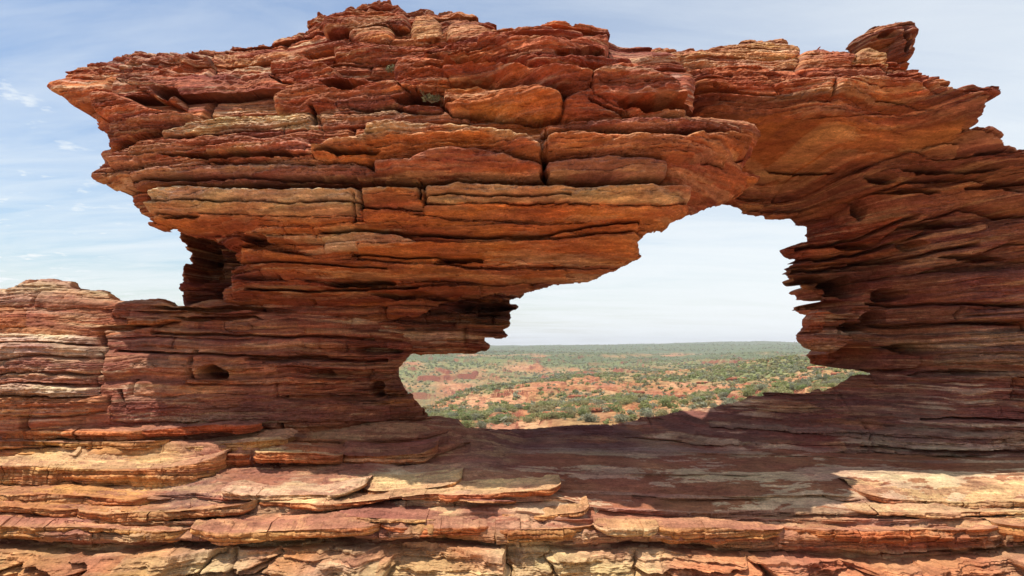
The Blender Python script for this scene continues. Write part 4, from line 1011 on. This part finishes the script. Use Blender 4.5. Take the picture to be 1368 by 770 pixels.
# colours
grn = fbm(TX / 26, TY / 60, 5, 86, .55)
SOIL = np.tile(np.array([.42, .175, .075], F), TY.shape + (1,))
SOIL = mixc(SOIL, (.50, .26, .13), sstep(-.2, .5, fbm(TX / 9, TY / 12, 4, 87)))
SOIL = mixc(SOIL, (.34, .12, .07), .6 * sstep(.1, .5, fbm(TX / 5, TZ * 1.2, 4, 88)))
cover = np.clip(.55 + .8 * grn, 0, 1)
crest = np.exp(-((TY - Yc[None] * .86) / (Yc[None] * .17)) ** 2)
cover = np.clip(cover * .62 + .85 * crest * sstep(-.6, .1, grn), 0, 1)
hill = sstep(500, 560, TY) * sstep(790, 700, TY)
redz = hill * sstep(800, 700, UA) + .55 * hill * sstep(700, 800, UA)
plat = sstep(720, 900, TY)
cover = np.where(TY > 380, np.clip(.8 * (1 - redz) + .46 * redz + .5 * grn, 0, .95), cover)
cover = cover * (1 - plat) + plat * np.clip(.80 + .35 * grn - .5 * np.exp(-((TPY - 475) / 3) ** 2) * sstep(-.1, .3, fbm(TX / 150, TY / 150, 3, 90)), 0, .96)
SC = mixc(SOIL, (.20, .215, .085), np.clip(cover * 1.3, 0, .97))
SC = mixc(SC, (.105, .13, .055), .85 * plat * sstep(.2, .6, cover))
spk = fbm(TX / (1.2 + 4 * far), TY / (2 + 8 * far), 3, 91, .8)
SC = mixc(SC, (.12, .14, .07), (.25 + .5 * far) * sstep(.1, .5, spk) * np.clip(cover * 1.4, .2, 1))
nr, nc = TY.shape; idx = np.arange(nr * nc).reshape(nr, nc)
Q = np.stack([idx[:-1, :-1], idx[:-1, 1:], idx[1:, 1:], idx[1:, :-1]], -1).reshape(-1, 4)
ter_o = mesh_np("terrain", np.stack([TX, TY, TZ + EYE], -1).reshape(-1, 3), Q, MAT_SOIL, SC.reshape(-1, 3)); tag(ter_o, kind="structure")

# ------------------------------------------------------------------ shrubs
def leaf_material(name, col):
    m, N, Lk, b = new_mat(name)
    oi = N.new("ShaderNodeObjectInfo"); g = N.new("ShaderNodeNewGeometry")
    n = N.new("ShaderNodeTexNoise"); n.inputs['Scale'].default_value = 1.3; n.inputs['Detail'].default_value = 4
    Lk.new(g.outputs['Position'], n.inputs['Vector'])
    r = N.new("ShaderNodeMapRange"); r.inputs[1].default_value = .3; r.inputs[2].default_value = .7; r.inputs[3].default_value = .8; r.inputs[4].default_value = 1.2
    Lk.new(n.outputs['Fac'], r.inputs[0])
    hs = N.new("ShaderNodeHueSaturation"); hs.inputs['Color'].default_value = (*col, 1)
    mr = N.new("ShaderNodeMapRange"); mr.inputs[3].default_value = .47; mr.inputs[4].default_value = .52
    Lk.new(oi.outputs['Random'], mr.inputs[0]); Lk.new(mr.outputs[0], hs.inputs['Hue']); Lk.new(r.outputs[0], hs.inputs['Value'])
    Lk.new(hs.outputs[0], b.inputs['Base Color']); b.inputs['Roughness'].default_value = .8
    tr = N.new("ShaderNodeBsdfTranslucent"); ms = N.new("ShaderNodeMixShader"); ms.inputs[0].default_value = .42
    out = [q for q in N if q.type == 'OUTPUT_MATERIAL'][0]
    Lk.new(hs.outputs[0], tr.inputs[0]); Lk.new(b.outputs[0], ms.inputs[1]); Lk.new(tr.outputs[0], ms.inputs[2]); Lk.new(ms.outputs[0], out.inputs[0])
    return m
LEAF = [leaf_material("green_leaves", (.27, .305, .12)), leaf_material("grey_green_leaves", (.30, .30, .19)), leaf_material("olive_leaves", (.345, .33, .15))]
def shrub_geo(R, n, size):
    """a dome of leaf clumps on short stems: several lobes, gaps between them"""
    lob = [(R.uniform(-.3, .3), R.uniform(-.3, .3), R.uniform(.28, .55), R.uniform(.22, .36)) for _ in range(7)]
    V = []
    for i in range(n):
        a = lob[R.randint(len(lob))]
        d = R.normal(size=3); d /= np.linalg.norm(d); d *= a[3] * R.uniform(.65, 1.05)
        p = np.array([a[0], a[1], a[2]]) + d; p[2] = max(p[2], .03)
        t1 = R.normal(size=3); t1 /= np.linalg.norm(t1); t2 = np.cross(t1, R.normal(size=3)); t2 /= np.linalg.norm(t2)
        q = size * R.uniform(.7, 1.4)
        V += [p + t1 * q, p - t1 * .5 * q + t2 * .8 * q, p - t1 * .5 * q - t2 * .8 * q]
    for i in range(6):                                   # stems
        a = lob[R.randint(len(lob))]; e = np.array([a[0], a[1], a[2]])
        V += [np.array([-.02, 0, -.1]), np.array([.02, 0, -.1]), e, np.array([0, -.02, -.1]), np.array([0, .02, -.1]), e]
    V = np.array(V, F); return V, np.arange(len(V), dtype=np.int32).reshape(-1, 3)
R = rng(5)
protos = []
for k in range(9):
    Vs, Qs = shrub_geo(R, 560, .055)
    o = mesh_np("shrub", Vs, Qs, LEAF[k % 3]); protos.append(o.data); bpy.data.objects.remove(o)
LAB = [("green rounded shrub growing on the red slope seen through the window", "green shrubs on the slope beyond the window"),
       ("dull grey-green shrub growing on the red slope seen through the window", "grey-green shrubs on the slope beyond the window"),
       ("yellowish olive shrub growing on the red slope seen through the window", "olive shrubs on the slope beyond the window")]
# sites on the terrain grid
def sites(n, r0, r1, seed, u0=500, u1=1230):
    R = rng(seed); cu = np.where((ua > u0) & (ua < u1))[0]; n = int(n * len(cu) / np.sum((ua > 500) & (ua < 1230)))
    out = []
    ri = R.randint(r0, r1, n * 6); ci = cu[R.randint(0, len(cu), n * 6)]
    fu = R.rand(n * 6, 2)
    for r, c, f in zip(ri, ci, fu):
        c = min(c, nc - 2); r = min(r, nr - 2)
        if R.rand() > np.clip(.14 + 1.1 * max(cover[r, c] - .1, 0), 0, 1): continue
        px = TX[r, c] * (1 - f[0]) + TX[r, c + 1] * f[0]; py = TY[r, c] * (1 - f[1]) + TY[r + 1, c] * f[1]
        pz = min(TZ[r, c], TZ[r + 1, c + 1])
        out.append((px, py, pz, r, c))
        if len(out) >= n: break
    return out
near = []
for (px, py, pz, r, c) in sites(1500, 27, 80, 2) + sites(4800, 70, 145, 3):
    v_ = HOR - FPX * pz / py; u_ = CX + FPX * px / py
    sill = np.interp(u_, [530, 568, 622, 720, 836, 888, 972, 1004, 1063, 1105, 1134, 1169, 1230], [540, 556, 570, 574, 569, 558, 544, 532, 530, 525, 514, 502, 500])
    if v_ < sill + 6: near.append((px, py, pz, u_, v_))
side = [(q[0], q[1], q[2], 1.0) for q in sites(1500, 27, 80, 12, -140, 530) + sites(4800, 70, 145, 13, -140, 530) + sites(1500, 27, 80, 14, 1175, 1840) + sites(4800, 70, 145, 15, 1175, 1840)]
near = [q for q in near if 530 < q[3] < 1175]
sz = [(rng(9).rand(len(near)) ** 1.6 * .8 + .55)][0]
order = np.argsort([-(s_ / q[1]) for q, s_ in zip(near, sz)])
big = set(order[:298].tolist())
rest = list(side)
for i, q in enumerate(near):
    s_ = float(sz[i]) * (1.15 if q[1] < 140 else 1.0)
    if i in big:
        k = rng(i + 100).randint(0, 9)
        o = bpy.data.objects.new("shrub", protos[k]); COL.objects.link(o)
        o.location = (float(q[0]), float(q[1]), float(q[2]) + EYE - .05); o.rotation_euler = (0, 0, i * 1.7)
        w_ = s_ * 1.45; o.scale = (w_, w_, s_ * (.85 + .3 * ((i * 37) % 10) / 10))
        hz = ["far left", "left", "middle", "right", "far right"][int(np.clip((q[3] - 540) / 126, 0, 4))]
        crest_v = np.interp(q[3], [560, 700, 900, 1150], [550, 511, 499, 478]); sl = np.interp(q[3], [568, 622, 720, 836, 888, 972, 1063, 1169], [556, 570, 574, 569, 558, 544, 530, 500])
        f = (sl - q[4]) / max(sl - crest_v, 8)
        vt = "close above the rock sill" if f < .3 else ("halfway up the red slope" if f < .7 else "high up near the ridge")
        ad = ("green rounded", "dull grey-green", "yellowish olive")[k % 3]; sw = "larger" if s_ > 1.15 else "smaller"
        lb = "%s %s shrub %s, %s of the window" % (sw, ad, vt, hz)
        tag(o, lb, "shrub", "%s %s shrubs %s, %s of the window" % (sw, ad, vt, hz))
    else:
        rest.append((q[0], q[1], q[2], s_))
for (px, py, pz, r, c) in sites(5000, 139, 175, 4, -140, 1840): rest.append((px, py, pz, 1.5))
for (px, py, pz, r, c) in sites(11000, 192, 345, 6, -140, 1840): rest.append((px, py, pz, 1.7 if py < 1200 else 3.0))
lowp = [shrub_geo(rng(40 + k), 22, .26) for k in range(6)]
VV = {0: [], 1: [], 2: []}
R = rng(8)
for (px, py, pz, s_) in rest:
    k = R.randint(6); a = R.uniform(0, 6.28); v0 = lowp[k][0]; s_ = s_ * R.uniform(.7, 1.3)
    ca, sa = math.cos(a), math.sin(a)
    VV[R.randint(3)].append(np.stack([v0[:, 0] * ca - v0[:, 1] * sa, v0[:, 0] * sa + v0[:, 1] * ca, v0[:, 2] * .8], -1) * s_ * 1.25 + np.array([px, py, pz + EYE - .05]))
for k, nm in enumerate(["green_scrub", "grey_scrub", "olive_scrub"]):
    V = np.concatenate(VV[k]); o = mesh_np(nm, V, np.arange(len(V), dtype=np.int32).reshape(-1, 3), LEAF[k])
    tag(o, ["green scrub covering the far slopes and plateau", "grey-green scrub covering the far slopes and plateau", "olive scrub covering the far slopes and plateau"][k], "scrub", kind="stuff")
print("near", len(near), "rest", len(rest))

# ------------------------------------------------------------------ sandstone outcrops among the shrubs
def outcrop(u, v, w, h, seed, label):
    # find the terrain point seen at (u, v) beyond the sill
    c = int(np.argmin(np.abs(ua - u))); pv = HOR - FPX * TZ[:, c] / TY[:, c]
    r = [k for k in range(26, 150) if abs(pv[k] - v) < 1.5]
    if not r: return
    r = r[0]; Y0 = float(TY[r, c]); X0 = float(TX[r, c]); Z0 = float(TZ[r, c]) + EYE
    n, m = 36, 12; a = np.linspace(0, 2 * np.pi, n, endpoint=False)[None]; t = np.linspace(0, 1, m)[:, None]
    prof = (.85 + .25 * np.sin(t * 3.0)) * (1 - .10 * H(np.floor(t * 4), seed)) + .10 * n2(t * 7, a * 0, seed)
    edge = 1 + .28 * fbm(np.cos(a) * 1.8 + seed, np.sin(a) * 1.8, 4, seed) + .05 * n2(np.cos(a) * 9, t * 9, seed)
    X = np.cos(a) * w * .5 * prof * edge; Yy = np.sin(a) * w * .32 * prof * edge; Zz = (t - .25) * h + .06 * h * n2(np.cos(a) * 4, np.sin(a) * 4 + seed, 1) + 0 * a
    rings = [np.stack([X, Yy, Zz], -1)]
    capr = []
    for f in (.7, .4, .12):
        capr.append(np.stack([X[-1:] * f, Yy[-1:] * f, Zz[-1:] + h * (.10 * (1 - f) + .05 * n2(X[-1:] * f, Yy[-1:] * f, 2))], -1))
    P = np.concatenate(rings + capr, 0); k = P.shape[0]
    idx = np.arange(k * n).reshape(k, n); nx_ = np.roll(idx, -1, 1)
    Q = np.stack([idx[:-1], nx_[:-1], nx_[1:], idx[1:]], -1).reshape(-1, 4)
    V = P.reshape(-1, 3) + np.array([X0, Y0, Z0])
    cc = np.where((t < .8), 1, 1.0)[..., None] * np.array([.36, .125, .06]) * (.8 + .4 * H(np.floor(t * 6), seed + 3))[..., None] + 0 * P[:m, :, :1]
    cc = np.concatenate([cc, np.tile(np.array([.52, .24, .12]), (3, n, 1))], 0).reshape(-1, 3)
    o = mesh_np("rock_outcrop", V, Q, MAT_SOIL, cc)
    me = o.data; cen = V.mean(0)
    me.transform(__import__('mathutils').Matrix.Translation((-float(cen[0]), -float(cen[1]), -float(cen[2])))); o.location = cen.tolist()
    tag(o, label, "rock outcrop", "red rock outcrops among the shrubs beyond the window")
OC = [(985,508,4.6,1.2,"long dark red outcrop with a flat top, the largest among the shrubs"),(1090,492,4.0,.9,"red outcrop among shrubs near the right edge of the window"),(1118,500,3.2,.7,"pale red outcrop beside the pillar at the far right of the window"),
      (745,556,3.2,.7,"red outcrop close above the lowest part of the rock sill"),(700,545,3.0,.6,"low red outcrop halfway up the slope left of the window centre"),(640,552,2.6,.6,"red outcrop near the left end of the rock sill"),
      (770,530,4.0,.8,"red outcrop high on the slope near the window centre"),(850,525,3.6,.8,"red outcrop right of the window centre among olive shrubs"),(800,549,2.6,.6,"small red outcrop above the sill right of its lowest part"),
      (905,530,3.4,.7,"red outcrop on the slope left of the largest one"),(1040,512,3.0,.6,"red outcrop on the slope right of the largest one"),(680,563,2.2,.5,"small red outcrop just over the sill at left of the window"),(940,512,4.0,.7,"red outcrop above and left of the largest one")]
for k, (u, v, w, h, lb) in enumerate(OC): outcrop(u, v, w, h, 200 + k, lb)

# ------------------------------------------------------------------ small plants rooted in the rock
def twig_material(name, c):
    m, N, Lk, b = new_mat(name); b.inputs['Base Color'].default_value = (*c, 1); b.inputs['Roughness'].default_value = .9; return m
M_TW = twig_material("dry_twigs", (.34, .27, .17)); M_LF = twig_material("small_leaves", (.20, .20, .10))
def plant(name, loc, hgt, n, seed, label, cat, leaves=True):
    R = rng(seed); V, Q = [], []; LV, LQ = [], []
    def stick(p, q, r0, r1):
        d = (q - p) / np.linalg.norm(q - p); a = np.cross(d, (0.3, .9, .1)); a /= np.linalg.norm(a); b = np.cross(d, a); i = len(V)
        for (c, r) in ((p, r0), (q, r1)):
            for k in range(3):
                t = k * 2.094; V.append(c + r * (math.cos(t) * a + math.sin(t) * b))
        for k in range(3): Q.append((i + k, i + (k + 1) % 3, i + 3 + (k + 1) % 3, i + 3 + k))
    for i in range(n):
        d = np.array([R.normal() * .6, -abs(R.normal()) * .35, R.uniform(.5, 1.1)]); d *= hgt / 1.1 * R.uniform(.6, 1)
        m = d * .55 + R.normal(size=3) * .06 * hgt
        stick(np.zeros(3), m, .004, .003); stick(m, d, .003, .0015)
        for _ in range(5):
            e = m + (d - m) * R.rand() + R.normal(size=3) * .10 * hgt; stick(m + (e - m) * .2, e, .002, .001)
            if leaves:
                for _ in range(3):
                    j = len(LV); t1 = R.normal(size=3) * .012; t2 = R.normal(size=3) * .012
                    LV += [e, e + t1, e + t2]; LQ.append((j, j + 1, j + 2))
    root = empty(name, loc, label, cat)
    L0 = np.array(loc)
    mesh_np("stems", np.array(V) + L0, np.array(Q), M_TW, None, root)
    if leaves: mesh_np("leaves", np.array(LV) + L0, np.array(LQ), M_LF, None, root)
def at(u, v, Y): return ((u - CX) / FPX * Y, Y, (HOR - v) / FPX * Y + EYE)
plant("dry_shrub", at(577, 138, 6.25), .10, 12, 3, "small dry shrub rooted in the dark crevice left of the orange slab", "shrub")
plant("dry_tuft", at(519, 97, 6.75), .06, 9, 4, "small dry tuft of twigs on the upper beds of the overhang", "dry tuft")
plant("thin_twig", at(796, 690, 5.55), .13, 1, 6, "thin pale twig standing on the sunlit front of the ledge", "twig", False)

# ------------------------------------------------------------------ haze
def haze():
    x0, x1, y0, y1, z0, z1 = -33000., 33000., -450., 4650., -110., 40.
    vs = [(x, y, z) for z in (z0, z1) for y in (y0, y1) for x in (x0, x1)]
    fs = [(0, 2, 3, 1), (4, 5, 7, 6), (0, 1, 5, 4), (2, 6, 7, 3), (0, 4, 6, 2), (1, 3, 7, 5)]
    me = bpy.data.meshes.new("haze"); me.from_pydata(vs, [], fs); me.update()
    m = bpy.data.materials.new("thin_haze"); m.use_nodes = True; nt = m.node_tree; nt.nodes.clear()
    out = nt.nodes.new("ShaderNodeOutputMaterial"); pv = nt.nodes.new("ShaderNodeVolumePrincipled")
    pv.inputs['Color'].default_value = (.93, .95, 1, 1); pv.inputs['Density'].default_value = HAZE
    nt.links.new(pv.outputs[0], out.inputs['Volume'])
    me.materials.append(m); o = bpy.data.objects.new("haze", me); COL.objects.link(o)
    tag(o, "thin pale haze over the valley and the plateau", "haze", kind="stuff")
HAZE = .00018
haze()
